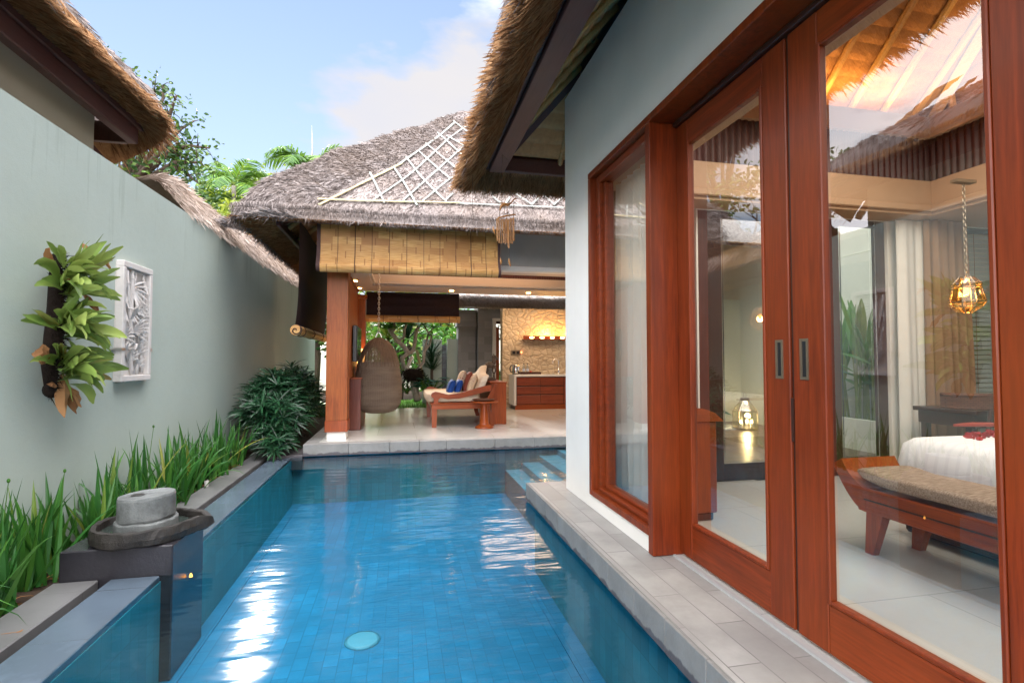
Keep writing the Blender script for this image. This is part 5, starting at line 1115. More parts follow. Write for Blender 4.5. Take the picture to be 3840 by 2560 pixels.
b = MB(); b.tube([C0+Vector((-.05,0,zt-.0)), C0+Vector((-.03,0,zt+.06)), C0+Vector((0,0,zt+.09)), C0+Vector((.03,0,zt+.06)), C0+Vector((.05,0,zt))], .007, 6); b.tube([C0+Vector((.022*math.cos(a), 0, zt+.10+.022*math.sin(a))) for a in [i*PI/6 for i in range(13)]], .005, 5); b.make('hook', M['chain'], hc)

# daybed, seen from its near arm
sf = thing('daybed', 'wide wooden settee with cream cushions in the middle of the pavilion', 'settee', (1.05, 10.3, FL))
sx0, sx1, sy0, sy1 = .545, 1.60, 9.36, 11.25; fz = FL
b = MB(); b.cbox((sx0, sy0, -.88), (sx1, sy0+.05, -.79), .006); b.cbox((sx0, sy1-.05, -.88), (sx1, sy1, -.79), .006); b.cbox((sx0, sy0+.051, -.87), (sx0+.05, sy1-.051, -.79), .006); b.cbox((sx1-.05, sy0+.051, -.87), (sx1, sy1-.051, -.79), .006); b.cbox((sx0-.02, sy0-.02, -.789), (sx1, sy1+.02, -.765), .006); b.make('seat_frame', M['orangex'], sf)
for x, y, z1 in ((sx0+.0, sy0+.0, -.881), (sx0, sy1-.09, -.881), (sx1-.10, sy0+.0, -.881), (sx1-.10, sy1-.09, -.881)):
    b = MB(); s_ = 1 if x > 1 else 0; b.add([(x, y, z1), (x+.10, y, z1), (x+.10, y+.09, z1), (x, y+.09, z1), (x+.01+.09*s_, y, fz), (x+.09+.09*s_, y, fz), (x+.09+.09*s_, y+.08, fz), (x+.01+.09*s_, y+.08, fz)], [(0,1,2,3), (7,6,5,4)] + [(i, i+4, (i+1) % 4+4, (i+1) % 4) for i in range(4)]); fixn(b.make('leg', M['orange'], sf))
for y in (sy0-.03, sy1-.05):
    b = MB(); up = [(.0,-.625),(.02,-.585),(.07,-.565),(.13,-.575),(.30,-.62),(.50,-.60),(.75,-.53),(.95,-.475),(1.08,-.455)]; lo = [(1.08,-.56),(.95,-.58),(.75,-.635),(.50,-.69),(.30,-.70),(.17,-.675),(.135,-.69),(.125,-.74),(.15,-.764),(.03,-.764),(.055,-.73),(.045,-.68),(.01,-.66)]
    b.prism([(sx0-.01+p[0], y, p[1]) for p in up+lo], (0, .08, 0)); fixn(b.make('armrest', M['orangex'], sf))
b = MB()
def cush(b, c, s, ax=None, sq=.35, n=28, m=18):
    "plump box cushion"
    V0 = len(b.v); b.ball((0,0,0), s, n, m, sq); vs = b.v[V0:]
    Mx = ax if ax else Matrix.Identity(3)
    for i, v in enumerate(vs): b.v[V0+i] = tuple(Mx @ Vector(v) + Vector(c))
cush(b, ((sx0+1.42)/2-.02, (sy0+sy1)/2, -.685), (.50, .93, .085), None, .28); b.make('seat_cushion', M['linen'], sf, True)
b = MB(); bk = []
for i in range(41):
    u = i/40; y = sy0+.10+(sy1-sy0-.2)*u; h = -.30 + .15*math.exp(-((u-.5)/.13)**2)*1.0 + .03*math.sin(u*PI); bk.append((y, h+(-.10 if u in (0, 1) else 0)))
for dx in (0,): b.prism([(1.33, y, -.62) for y, h in (bk[0], bk[-1])][::-1] + [(1.33+.23*((h+.62)/.5), y, h) for y, h in bk], (.14, 0, .02))
o = fixn(b.make('back_cushion', M['linen'], sf)); bv = o.modifiers.new('bevel', 'BEVEL'); bv.width = .035; bv.segments = 3; bv.limit_method = 'ANGLE'; bv.angle_limit = .9
b = MB(); b.prism([(1.50, sy0+.0, -.79), (1.60, sy0, -.79), (1.74, sy0, -.44), (1.68, sy0, -.44)], (0, .07, 0)); b.prism([(1.50, sy1-.07, -.79), (1.60, sy1-.07, -.79), (1.74, sy1-.07, -.44), (1.68, sy1-.07, -.44)], (0, .07, 0)); b.prism([(1.63, sy0+.071, -.55), (1.67, sy0+.071, -.45), (1.73, sy0+.071, -.45), (1.69, sy0+.071, -.55)], (0, sy1-sy0-.142, 0)); fixn(b.make('back_frame', M['orange'], sf))
def pillow(name, lab, x, y, zc, s, mat, tilt, grp):
    b = MB(); Mx = Matrix.Rotation(tilt, 3, 'Y') @ Matrix.Rotation(.12*R.uniform(-1,1), 3, 'Z')
    n_ = 16
    for sd_ in (1, -1):
        def f(u, v):
            a, c_ = 2*u-1, 2*v-1; pin = 1-.10*(1-a*a)*abs(c_)**3-.0; e = ((1-a**4)*(1-c_**4))**.5
            return tuple(Mx @ Vector((sd_*s[0]*e, a*s[1]*(1-.10*(1-c_*c_)*abs(a)**2), c_*s[2]*(1-.10*(1-a*a)*abs(c_)**2))) + Vector((x, y, zc)))
        b.grid(f, n_, n_)
    fixn(b.make(name, mat, None, True)); o = bpy.data.objects[-1] if False else None
    return tag(COL.objects[-1], lab, 'cushion', grp)
pillow('blue_cushion', 'small blue cushion at the near end of the settee row', .93, 9.80, -.50, (.06, .14, .14), M['blue'], .35, None)['label'] = 'leftmost of the two small blue cushions on the settee'
pillow('blue_cushion', 'right one of the two small blue cushions leaning on a printed cushion', 1.07, 9.85, -.50, (.06, .14, .14), M['blue'], .35, None)
pillow('printed_cushion', 'larger printed cushion with red-brown edge behind the blue ones', 1.15, 10.15, -.42, (.075, .23, .23), M['print'], .32, None)
pillow('red_cushion', 'plain red-brown cushion between the two printed cushions on the settee', 1.26, 10.0, -.43, (.06, .22, .22), m_plain('rust_cloth', (.22,.05,.03), .8, .1), .34, None)
pillow('printed_cushion', 'nearest printed cushion against the cream back of the settee', 1.33, 9.85, -.45, (.07, .20, .20), M['print'], .38, None)
# console behind the settee
cn = thing('wooden_cabinet', 'plain red-orange wooden cabinet standing behind the settee back', 'cabinet', (1.8, 10.3, FL))
b = MB(); b.cbox((1.66, 9.60, FL), (1.95, 11.1, -.435), .005); b.make('body', M['orange'], cn); b = MB(); b.cbox((1.64, 9.585, -.4345), (1.965, 11.12, -.412), .004); b.make('top', M['orangey'], cn)
# horse statue
hz = Vector((1.78, 10.35, -.411)); hs = thing('horse_statue', 'weathered carved horse standing on the cabinet behind the settee', 'statue', hz)
M['oldw'] = m_stone('weathered_carving', (.13,.10,.075), 30, .6, .8, .2, 1.0)
b = MB(); b.cbox(hz+Vector((-.10,-.07,0)), hz+Vector((.10,.07,.045)), .012); b.cbox(hz+Vector((-.08,-.055,.0455)), hz+Vector((.08,.055,.062)), .006); b.make('plinth', M['oldw'], hs)
def skin(verts, edges, radii, name, mat, parent):
    me = bpy.data.meshes.new(name); o_ = ORG[parent.name]; me.from_pydata([tuple(Vector(v)-o_) for v in verts], edges, []); o = bpy.data.objects.new(name, me); COL.objects.link(o); o.parent = parent
    s = o.modifiers.new('skin', 'SKIN'); s.use_smooth_shade = True; sv = me.skin_vertices[0].data if me.skin_vertices else None
    if sv is None:
        bpy.context.view_layer.objects.active = o
    for i, r in enumerate(radii): me.skin_vertices[0].data[i].radius = (r, r)
    me.skin_vertices[0].data[0].use_root = True
    ss = o.modifiers.new('sub', 'SUBSURF'); ss.levels = 1; ss.render_levels = 2; me.materials.append(mat); return o
hb = MB(); q = lambda x, y, z: hz+Vector((x, y, z))
hb.tube([q(-.10,.02,.30), q(-.04,.01,.315), q(.03,0,.31), q(.07,0,.32)], [.045,.062,.06,.05], 12); hb.tube([q(.05,0,.33), q(.075,-.01,.40), q(.085,-.01,.47)], [.05,.036,.028], 10); hb.tube([q(.06,-.01,.485), q(.10,-.02,.47), q(.145,-.03,.41)], [.026,.028,.014], 10)
for x, y, k in ((.075,-.03,.02), (.06,.03,-.02), (-.10,-.03,-.01), (-.08,.035,.03)): hb.tube([q(x,y,.30), q(x+k,y,.20), q(x-k*.5,y,.12), q(x,y,.065)], [.028,.017,.012,.015], 8)
hb.tube([q(-.13,.02,.31), q(-.17,.02,.25), q(-.16,.02,.14)], [.016,.020,.006], 8)
for s_ in (-1, 1): hb.tube([q(.062,-.01+s_*.015,.50), q(.058,-.01+s_*.018,.535)], [.010,.002], 6)
for i in range(8): hb.ball(q(.045-.0*i, 0, .36+.018*i), (.02,.012,.014), 6, 4)
hb.make('body', M['oldw'], hs, True)
# side table with woven tray
tb = thing('side_table', 'round turned wooden pedestal table in front of the settee', 'side table', (1.46, 9.15, FL))
b = MB(); b.lathe((1.46, 9.15, FL), [(0,0),(.165,0),(.165,.02),(.12,.045),(.085,.07),(.082,.15),(.075,.25),(.058,.36),(.05,.43),(.055,.445)], 32); b.make('pedestal', M['orange'], tb, True)
b = MB(); b.lathe((1.46, 9.15, FL+.445), [(0,0),(.22,0),(.245,.012),(.245,.03),(0,.03)], 40); b.make('table_top', M['orangex'], tb)
b = MB(); b.lathe((1.44, 9.15, FL+.476), [(0,0),(.16,0),(.20,.028),(.195,.034),(.15,.012),(0,.012)], 36); tag(b.make('woven_tray', M['rattan']), 'round dark woven tray on the pedestal table', 'tray')
# television on the partition, cabinet below
tvs = thing('television', 'flat black television mounted on the wooden partition at the left', 'television', (-.74, 9.7, -.0)); b = MB(); b.cbox((-.785, 9.05, -.03), (-.715, 10.05, .58), .01); b.make('casing', M['black'], tvs); b = MB(); b.box((-.7149, 9.08, .0), (-.713, 10.02, .55)); b.make('screen', m_plain('dark_screen', (.015,.02,.02), .08, .02, 3, 0), tvs)
cb2 = thing('media_cabinet', 'dark red wooden cabinet on the pavilion floor below the television', 'cabinet', (-.75, 9.8, FL)); b = MB(); b.cbox((-.99, 9.30, FL), (-.66, 10.28, -.33), .006); b.make('body', m_wood('dark_red_wood', (.14,.028,.015), 'z', .4, .1), cb2); b = MB(); b.cbox((-1.0, 9.28, -.3295), (-.64, 10.3, -.30), .004); b.make('top', M['orangey'], cb2)
pl3 = thing('table_lamp', 'lit amber lamp shade behind the television', 'lamp', (-.83, 10.75, -.3)); b = MB(); b.cbox((-.95, 10.62, -.12), (-.70, 10.86, .22), .01); b.make('shade', M['warmglass'], pl3); b = MB(); b.cbox((-.93, 10.64, FL), (-.72, 10.84, -.13), .01); b.make('stand', M['orange'], pl3)
for (px, py, lab) in ((1925, 1599, 'small grey cover plate set in the pale floor near the cabinet'), (2108, 1552, 'small grey cover plate set in the pale floor by the kitchen')):
    q = P(px, py, Z=FL); b = MB(); b.cbox(q+Vector((-.055,-.055,.001)), q+Vector((.055,.055,.006)), .002); tag(b.make('floor_outlet', M['chain']), lab, 'floor outlet')

# wind chime under the corner of the villa eave
wc_ = P(1900, 780, Y=4.62); wch = thing('wind_chime', 'bamboo wind chime with a carved bird hanging from the villa eave', 'wind chime', wc_)
M['tubeb'] = m_wood('chime_bamboo', (.42,.17,.05), 'z', .4, .2)
def cpx(x, y, dy=0): return P(1000+x*.5102, 700+y*.5102, Y=4.62+dy)
b = MB(); pts = [cpx(1712,165), cpx(1725,130), cpx(1750,118), cpx(1775,125), cpx(1800,105), cpx(1815,85), cpx(1828,75), cpx(1840,78)]; b.tube(pts, [.006,.014,.017,.014,.006,.005,.008,.002], 8); b.tube([cpx(1715,105), cpx(1745,118), cpx(1765,122)], [.004,.010,.010], 6)
for x in (1746, 1766): b.tube([cpx(x,128), cpx(x+2,192)], .0025, 5)
b.make('bird', M['tubeb'], wch, True)
b = MB(); b.tube([cpx(1698,222), cpx(1760,205), cpx(1830,195)], [.010,.013,.010], 8, True, .6, (0,0,1)); b.make('bar', M['tubeb'], wch)
tz = [(1692,225,385),(1706,222,400),(1722,228,405),(1737,230,400),(1752,232,412),(1764,222,400),(1778,230,440),(1790,225,400),(1802,222,405),(1815,218,385),(1772,240,430),(1745,250,395)]
for i, (x, za, zb_) in enumerate(tz):
    b = MB(); a, c_ = cpx(x, za, .02*(i % 3-1)), cpx(x+3, zb_+8, .02*(i % 3-1)); b.tube([a, (a+c_)/2, c_], .0065, 9, True); b.make('tube', M['tubeb'], wch)
for pts in ([(1662,285),(1668,315),(1678,345)], [(1718,518),(1722,545),(1722,570)], [(1780,522),(1783,555),(1793,584)]):
    b = MB(); b.tube([cpx(*p) for p in pts], [.004,.011,.003], 8); b.make('pendant', M['tubeb'], wch)
b = MB(); zt_ = 1.90
for x, y in ((1705,130),(1812,90)): a = cpx(x, y); b.tube([a, Vector((a.x*.4+wc_.x*.6, a.y+.05, zt_-.05)), Vector((wc_.x-.02, a.y+.1, zt_+.02))], .0012, 4)
for x, y in ((1712,165),(1818,95)): b.tube([cpx(x,y), cpx(x-2,215)], .003, 5)
for x, y, z in ((1722,300,520), (1782,420,525)): b.tube([cpx(x,y), cpx(x,z)], .0010, 4)
b.make('string', M['barkd'], wch)
a = P(1771, 818, Y=5.0); b = MB(); b.tube([(a.x, 5.0, a.z+.05), (a.x-.003, 5.0, a.z+.25), (a.x+.002, 5.0, 1.95)], .0022, 5); b.tube([Vector((a.x, 5.0, a.z+.02))+Vector((.010*math.cos(w), 0, .026*math.sin(w))) for w in [i*PI/6 for i in range(13)]], .002, 5); tag(b.make('wire_loop', M['barkd']), 'thin wire ending in a loop, hanging from the villa eave', 'wire')
# ================================================================ plants
def strap(lab, c, h, n, spread=.5, flower=False, grp='strap-leaved plants in the bed under the left wall', mat='leafs', w=.046):
    b = MB(); c = Vector(c)
    n = int(n*.8)
    for i in range(n):
        a = R.uniform(0, 2*PI); tl = abs(R.gauss(.0, .32))+.04; 
        base = c+Vector((R.gauss(0,.05), R.gauss(0,.07), 0)); base.x = max(fx(base.y)+.05, base.x)
        d = Vector((math.cos(a)*tl, math.sin(a)*tl, 1)); 
        if base.x < fx(base.y)+.12: d.x = abs(d.x)*.6+.02
        L_ = h*R.uniform(.6, 1.12); dr = R.choice((.2,.4,.9,1.5,2.2)) if R.random() < .7 else R.uniform(1.6, 2.6)
        b.leaf(base, d, Vector((-math.sin(a), math.cos(a), 0))+Vector((0,0,.1)), L_, w*R.uniform(.7,1.3), dr*spread, 8, .22, R.uniform(-.3,.3), 0)
    t = thing('strap_plant', lab, 'plant', c, grp); b.make('leaves', M[mat], t)
    d = MB()
    for i in range(max(2, n//9)):
        a = R.uniform(0, 2*PI); d.leaf(c+Vector((R.gauss(0,.06), R.gauss(0,.06), 0)), (math.cos(a), math.sin(a), R.uniform(.2,1.0)), (-math.sin(a), math.cos(a), 0), R.uniform(.12,.3), .018, 2.2, 5, .3, .5, 0)
    d.make('dead_leaves', M['dryleaf'], t)
    if flower:
        s = MB(); p = c+Vector((.02,.02,0)); s.tube([p, p+Vector((.03,.02,h*.6)), p+Vector((.09,-.04,h*1.1))], [.004,.003,.002], 5); s.ball(p+Vector((.09,-.04,h*1.11)), (.010,.010,.014), 6, 5); s.make('flower_stem', M['leafp'], t)
    return t
spots = [((-2.16, 2.70), .62, 44, 1.7, 'large arching strap-leaved clump overhanging the near end of the stone strip'), ((-2.30, 2.95), .50, 34, .9, None), ((-2.34, 3.2), .62, 36, .5, None), ((-2.22, 3.45), .56, 34, .6, None), ((-2.36, 3.66), .64, 36, .5, None), ((-2.24, 3.90), .62, 34, .5, 'strap-leaved clump standing right behind the millstone fountain'), ((-2.34, 4.15), .60, 36, .5, None),
         ((-2.18, 4.45), .58, 36, .8, 'strap-leaved clump just beyond the fountain pedestal'), ((-2.30, 4.75), .66, 34, .6, None), ((-2.16, 5.0), .62, 34, .9, None), ((-2.28, 5.3), .74, 36, .6, 'tall yellow-tipped strap-leaved clump below the carved relief'), ((-2.14, 5.6), .62, 34, 1.0, None), ((-2.26, 5.9), .70, 34, .7, None), ((-2.14, 6.2), .60, 34, .9, None), ((-2.24, 6.5), .74, 36, .6, None), ((-2.12, 6.8), .62, 34, .9, None), ((-2.22, 7.1), .76, 34, .6, None), ((-2.10, 7.4), .64, 30, .8, 'last strap-leaved clump before the dark bush by the pavilion')]
for i, (p, h, n_, sp_, lab) in enumerate(spots):
    strap(lab or 'upright clump of green strap-leaved plants in the bed under the left wall', (p[0], p[1], -1.42), h, n_, sp_, i in (4, 6, 10))
struct  # small white pot marker
q = P(785, 1818, Z=-1.37); b = MB(); b.lathe(q, [(.018,0),(.026,.06),(.022,.06),(.016,.01)], 12); tag(b.make('plant_marker', M['white']), 'small white striped cup at the edge of the planting bed', 'cup')
b = MB()
for i in range(90):
    p = (R.uniform(-2.38,-2.1), R.uniform(2.2,7.8), -1.405); a = R.uniform(0, 6.3); b.leaf(p, (math.cos(a), math.sin(a), .15), (0,0,1), R.uniform(.05,.12), .015, .4, 3, .2, .5, 1)
b.leaf(P(40, 2355, Z=-1.368), (1,.1,.02), (0,1,0), .09, .006, .0, 3); b.leaf(P(95, 2350, Z=-1.368), (.3,.5,.05), (0,1,0), .03, .02, .0, 3, .2, 0, 1)
struct(tag(b.make('leaf_litter', M['dryleaf']), 'scattered dry leaves on the soil of the long bed', 'leaf litter'), 'stuff')
# rhapis-like dark bushes by the pavilion
def fanbush(lab, c, rx, rz, n, leafl, mat='leafd', grp=None, name='palm_bush', nl=9, w=.030):
    c = Vector(c); t = thing(name, lab, 'bush', c, grp); b = MB(); s = MB()
    for i in range(n):
        th_ = R.uniform(0, 2*PI); ph = math.acos(R.uniform(-.15, 1)); r = R.uniform(.55, 1.0)
        p = c + Vector((rx[0]*r*math.sin(ph)*math.cos(th_), rx[1]*r*math.sin(ph)*math.sin(th_), rz*(.42 + .58*r*math.cos(ph))))
        if p.x < fx(p.y)+.04: p.x = fx(p.y)+.05
        out = (p-(c+Vector((0,0,rz*.3)))).normalized(); out = (out+Vector((0,0,.35))).normalized(); s1 = out.orthogonal().normalized(); s2 = out.cross(s1)
        for k in range(nl):
            w_ = 2*PI*k/nl+R.uniform(-.2,.2); d = out*R.uniform(.35,.8)+s1*math.cos(w_)+s2*math.sin(w_)*1.0
            b.leaf(p, d, out.cross(d), leafl*R.uniform(.7,1.15), w*R.uniform(.8,1.2), 1.0, 4, .25, 0, 1)
        if i % 7 == 0: s.tube([c+Vector((R.gauss(0,.1), R.gauss(0,.1), 0)), (c+p)/2+Vector((0,0,.05)), p], [.012,.009,.006], 5)
    b.make('leaves', M[mat], t); s.make('stems', M['barkd'], t); return t
fanbush('big glossy dark green bush filling the corner between wall and pavilion post', (-1.86, 8.45, -1.42), (.44,.62), 1.25, 210, .24, w=.032)
fanbush('smaller dark bush growing behind the big one beneath the side blind', (-1.85, 10.2, -1.42), (.42,.7), 1.35, 120, .30, w=.028)
fanbush('low dark bush at the foot of the pavilion slab', (-1.75, 7.95, -1.42), (.25,.3), .5, 60, .20, w=.028)

# bird's nest / staghorn fern mounted on the wall
fc = Vector((-2.47, 4.15, 0)); ft = thing('wall_fern', 'broad-leaved fern growing on a dark slab hung on the left wall', 'fern', fc)
def wp(x, y, o=.05): return P(x, y, X=-2.49+o)
b = MB(); pts = [wp(195,955,.06), wp(200,1060,.08), wp(205,1150,.09), wp(200,1260,.09), wp(190,1370,.08), wp(195,1480,.05)]; b.tube(pts, [.025,.04,.05,.055,.05,.03], 12, True); b.ball(wp(200,1460,.06), (.05,.07,.06), 10, 8)
for i in range(700):
    k = R.randrange(5); p = pts[k].lerp(pts[k+1], R.random()); b.leaf(p+Vector((0, R.gauss(0,.03), 0)), (R.uniform(.2,1), R.uniform(-1,1), R.uniform(-1,.6)), (0,0,1), R.uniform(.06,.12), .008, .8, 2)
b.make('root_slab', M['moss'], ft, False)
fr_ = MB(); dry = MB()
# fronds: (root px, tip px, width, outward push, droop)
FR = [((230,1010),(205,925),.10,.10,.1), ((235,1030),(380,915),.11,.18,.3), ((245,1050),(415,970),.11,.24,.2), ((240,1050),(300,915),.09,.2,.6), ((220,1060),(140,1040),.10,.12,1.2), ((225,1080),(225,1130),.10,.18,1.6), ((235,1090),(130,1105),.09,.12,.6), ((250,1080),(435,1050),.10,.28,.5), ((255,1090),(440,1130),.09,.26,.8), ((245,1110),(300,1120),.10,.28,1.6), ((240,1120),(350,1060),.09,.2,.5), ((250,1070),(400,925),.08,.2,.4),
      ((240,1190),(300,1140),.12,.22,.4), ((245,1210),(200,1190),.10,.18,.6), ((230,1230),(92,1200),.08,.14,.2), ((225,1240),(130,1185),.07,.12,.3), ((245,1220),(330,1180),.11,.26,.6), ((250,1220),(420,1200),.11,.26,.5), ((255,1230),(435,1290),.11,.26,.8), ((250,1240),(330,1290),.12,.30,1.4), ((240,1250),(260,1300),.10,.26,1.4), ((250,1250),(440,1250),.09,.22,.4), ((255,1240),(390,1310),.10,.24,1.2),
      ((230,1370),(150,1375),.08,.12,.6), ((235,1370),(200,1310),.09,.15,.4), ((240,1380),(330,1340),.10,.24,.5), ((245,1390),(420,1350),.11,.24,.5), ((250,1400),(430,1400),.11,.26,.6), ((250,1410),(340,1480),.10,.26,1.5), ((245,1400),(410,1440),.09,.24,.7), ((235,1390),(290,1400),.10,.24,1.2), ((230,1350),(215,1330),.08,.16,.8), ((240,1340),(380,1320),.09,.22,.5), ((250,1360),(425,1380),.08,.2,.4)]
for i, (a, t_, w, o, dr) in enumerate(FR*2):
    jit = 0 if i < len(FR) else 22
    A_ = wp(a[0]+R.gauss(0,6), a[1]+R.gauss(0,8), .10); T = wp(t_[0]+R.gauss(0,jit), t_[1]+R.gauss(0,jit), .10+o*R.uniform(.6,1.1)); d = T-A_; L_ = d.length*1.08
    d = d.normalized()+Vector((0,0,dr*.45)); sd_ = d.cross(Vector((1,0,.3*R.uniform(-1,1)))); fr_.leaf(A_, d, sd_, L_, w*R.uniform(.6,.95), dr*.9, 9, .16, R.uniform(-.5,.5), 1)
for i in range(60):
    y_ = R.choice((R.gauss(1050,35), R.gauss(1230,35), R.gauss(1390,30), R.uniform(990,1450))); A_ = wp(R.gauss(235,14), y_, .13); a_ = R.gauss(-.15, .75); d = Vector((R.uniform(.15,1.0), math.cos(a_)*R.choice((1,1,1,.6,-.5)), math.sin(-a_)*.8+R.uniform(0,.5)))
    fr_.leaf(A_, d, d.cross(Vector((R.uniform(-.5,.5), R.uniform(-.4,.4), 1))), R.uniform(.16,.36), R.uniform(.045,.085), R.uniform(.6,2.2), 9, .2, R.uniform(-.9,.9), 1)
nv_ = len(fr_.v); fr_.v = [(v[0]+.012*noise.noise((v[1]*22, v[2]*22, 1)), v[1]+.008*noise.noise((v[1]*18, v[2]*26, 5)), v[2]+.010*noise.noise((v[1]*20, v[2]*20, 9))) for v in fr_.v]
fr_.make('fronds', M['leaff'], ft, True)
for (a, t_, w) in (((180,990),(165,925),.06), ((240,1400),(240,1550),.09), ((250,1450),(300,1520),.07), ((260,1460),(285,1545),.06), ((165,1290),(140,1350),.08), ((170,1300),(150,1360),.08), ((255,1040),(380,950),.05), ((350,960),(400,1010),.04), ((300,1100),(360,1170),.04), ((320,1110),(350,1180),.03), ((300,910),(320,960),.05), ((260,1080),(240,1040),.05), ((200,1430),(190,1450),.06)):
    A_ = wp(*a, .12); T = wp(*t_, .16); dry.leaf(A_, (T-A_)+Vector((.02,0,.03)), Vector((1,.5,0)), (T-A_).length*1.1, w, .8, 7, .4, .9, 1)
dry.v = [(v[0]+.02*noise.noise((v[1]*30, v[2]*30, 1)), v[1]+.012*noise.noise((v[1]*30, v[2]*30, 4)), v[2]) for v in dry.v]; dry.make('dead_fronds', M['dryleaf'], ft)

# ================================================================ trees
def limb(b, tips, p, d, r, L_, lev, bend=.25, fork=(2,3), up=.1):
    pts = [Vector(p)]; rr = [r]; d = Vector(d).normalized()
    for i in range(4):
        d = (d + Vector((R.gauss(0,bend), R.gauss(0,bend), R.gauss(0,bend)+up))*.5).normalized(); pts.append(pts[-1]+d*L_/4); rr.append(r*(1-.12*(i+1)))
    b.tube(pts, rr, 7 if r > .03 else 5)
    if lev == 0: tips.append((pts[-1], d)); tips.append((pts[-2], d)); return
    for k in range(R.randint(*fork)):
        nd = (d + Vector((R.gauss(0,.6), R.gauss(0,.6), R.gauss(.1,.45)))).normalized(); limb(b, tips, pts[-1] if k else pts[-1], nd, rr[-1]*.72, L_*R.uniform(.62,.85), lev-1, bend, fork, up)
def leafy(b, p, n, rad, l, w, d0=None):
    for i in range(n):
        q = Vector((R.gauss(0,1), R.gauss(0,1), R.gauss(0,1)))*rad*.5; d = Vector((R.uniform(-1,1), R.uniform(-1,1), R.uniform(-.7,.6)))
        b.leaf(Vector(p)+q, d, (R.uniform(-1,1), R.uniform(-1,1), R.uniform(-1,1)), l*R.uniform(.6,1.2), w, .6, 3, .2, 0, 1)
def tree(lab, base, h, lev, r, L_, mat, bark, nleaf, rad, l, w, d=(0,0,1), seed=1, name='tree', grp=None, extra=None):
    R.seed(seed); t = thing(name, lab, 'tree', base, grp); b = MB(); tips = []; base = Vector(base); top = base+Vector(d).normalized()*h; b.tube([base, base.lerp(top, .5)+Vector((.05*h*R.uniform(-1,1), 0, 0)), top], [r, r*.85, r*.7], 10)
    for k in range(4): limb(b, tips, top, Vector(d)*.6+Vector((math.cos(k*1.7+seed), math.sin(k*1.7+seed), .45)), r*.55, L_, lev)
    b.make('trunk', M[bark], t, True); c = MB()
    for p, dd in tips:
        if R.random() < .9: leafy(c, p, nleaf, rad, l, w)
    c.make('crown', M[mat], t); return t
def palm(lab, base, h, n, L_, seed, spear=True, mat='leafp', grp='palms behind the roofs', lean=0):
    R.seed(seed); t = thing('palm_tree', lab, 'palm', base, grp); b = MB(); base = Vector(base); top = base+Vector((lean, 0, h)); b.tube([base, base.lerp(top,.5)+Vector((.1,0,0)), top], [.14,.11,.10], 10)
    if spear: b.tube([top, top+Vector((.05,0,L_*.5)), top+Vector((.02,0,L_*.95))], [.035,.02,.003], 5)
    b.make('trunk', M['bark'], t, True); c = MB(); rb = MB()
    for i in range(n):
        a = 2*PI*i/n+R.uniform(-.25,.25); el = R.uniform(.15, 1.25); d = Vector((math.cos(a)*math.cos(el), math.sin(a)*math.cos(el), math.sin(el))); p = top.copy(); pts = [p.copy()]; st = L_/16
        side = Vector((-math.sin(a), math.cos(a), 0)); dd = d.copy()
        for k in range(16):
            p = p+dd*st; dd = (dd+Vector((0,0,-.115*(.5+k/9)))).normalized(); pts.append(p.copy())
            if k > 1:
                up_ = side.cross(dd); ll = L_*.42*math.sin(PI*min(1, (k+3)/18))**.7
                for s_ in (-1, 1):
                    for z in (0, .5):
                        q = p-dd*st*z; b2 = (dd*.55+side*s_*R.uniform(.6,1.0)+up_*R.uniform(.0,.35)).normalized(); c.leaf(q, b2, dd, ll*R.uniform(.8,1.05), .034*L_, 1.1, 3, .2, 0, 0)
        rb.tube(pts, [.022-.0012*k for k in range(17)], 5)
    c.make('crown', M[mat], t); rb.make('frond_ribs', M['leafy'], t); return t
def at(x, y, Y): return P(x, y, Y=Y)
# tall tree whose branch ends show above the neighbour's roof, its crown built round branches seen there
def branchtree(lab, Y, trunkpx, limbs, mat, seed, nl=26, rad=.55, l=.30, w=.13, bark='barkd'):
    R.seed(seed); base = at(trunkpx[0], 1349, Y); base.z = -1.5; t = thing('broadleaf_tree', lab, 'tree', base); b = MB(); c = MB(); crown0 = at(trunkpx[0], trunkpx[1], Y); b.tube([base, (base+crown0)/2+Vector((.2,0,0)), crown0], [.22,.18,.12], 10)
    for pts_ in limbs:
        P_ = [crown0]+[at(x, y, Y+R.uniform(-.8,.8)) for x, y in pts_]; b.tube(P_, [max(.012, .08*(1-i/len(P_))) for i in range(len(P_))], 6)
        for i in range(1, len(P_)):
            for k in range(5):
                p = P_[i-1].lerp(P_[i], R.random()); d = Vector((R.gauss(0,1), R.gauss(0,1), R.gauss(.3,1))).normalized(); e = p+d*R.uniform(.2,.5); b.tube([p, (p+e)/2+Vector((0,0,.05)), e], [.014,.010,.004], 4)
                if R.random() < .6: leafy(c, e, nl//3, rad*.4, l, w)
            if R.random() < .9: leafy(c, P_[i], nl, rad, l, w)
    b.make('trunk', M[bark], t, True); c.make('crown', M[mat], t); return t
M['leafm'] = m_leaf('mid_green_leaf', (.02,.085,.018), (.13,.22,.025), .4, None, .10)
branchtree('tall tree with open leafy branches rising behind the left thatched roof', 15, (470, 700), [[(400,330),(345,220),(335,170)], [(420,320),(400,260),(410,225)], [(540,440),(505,370),(490,320)], [(560,450),(560,370),(555,320)], [(600,480),(620,400),(640,340)], [(560,420),(590,350),(585,300)], [(610,520),(660,470),(710,440)], [(620,560),(690,535),(770,545)], [(480,330),(440,260),(380,210)], [(640,620),(680,640),(730,680)], [(640,600),(700,600),(740,600)]], 'leafm', 11, 16, .32, .13, .075)
palm('feathery palm between the left roof and the pavilion roof', (*at(865, 1349, 26).xy, -1.5), at(865, 690, 26).z+1.5, 12, 2.1, 5, False)
palm('low palm to the left of the feathery palm, mostly behind the thatch', (*at(770, 1349, 26).xy, -1.5), at(765, 780, 26).z+1.5, 9, 1.8, 6, False)
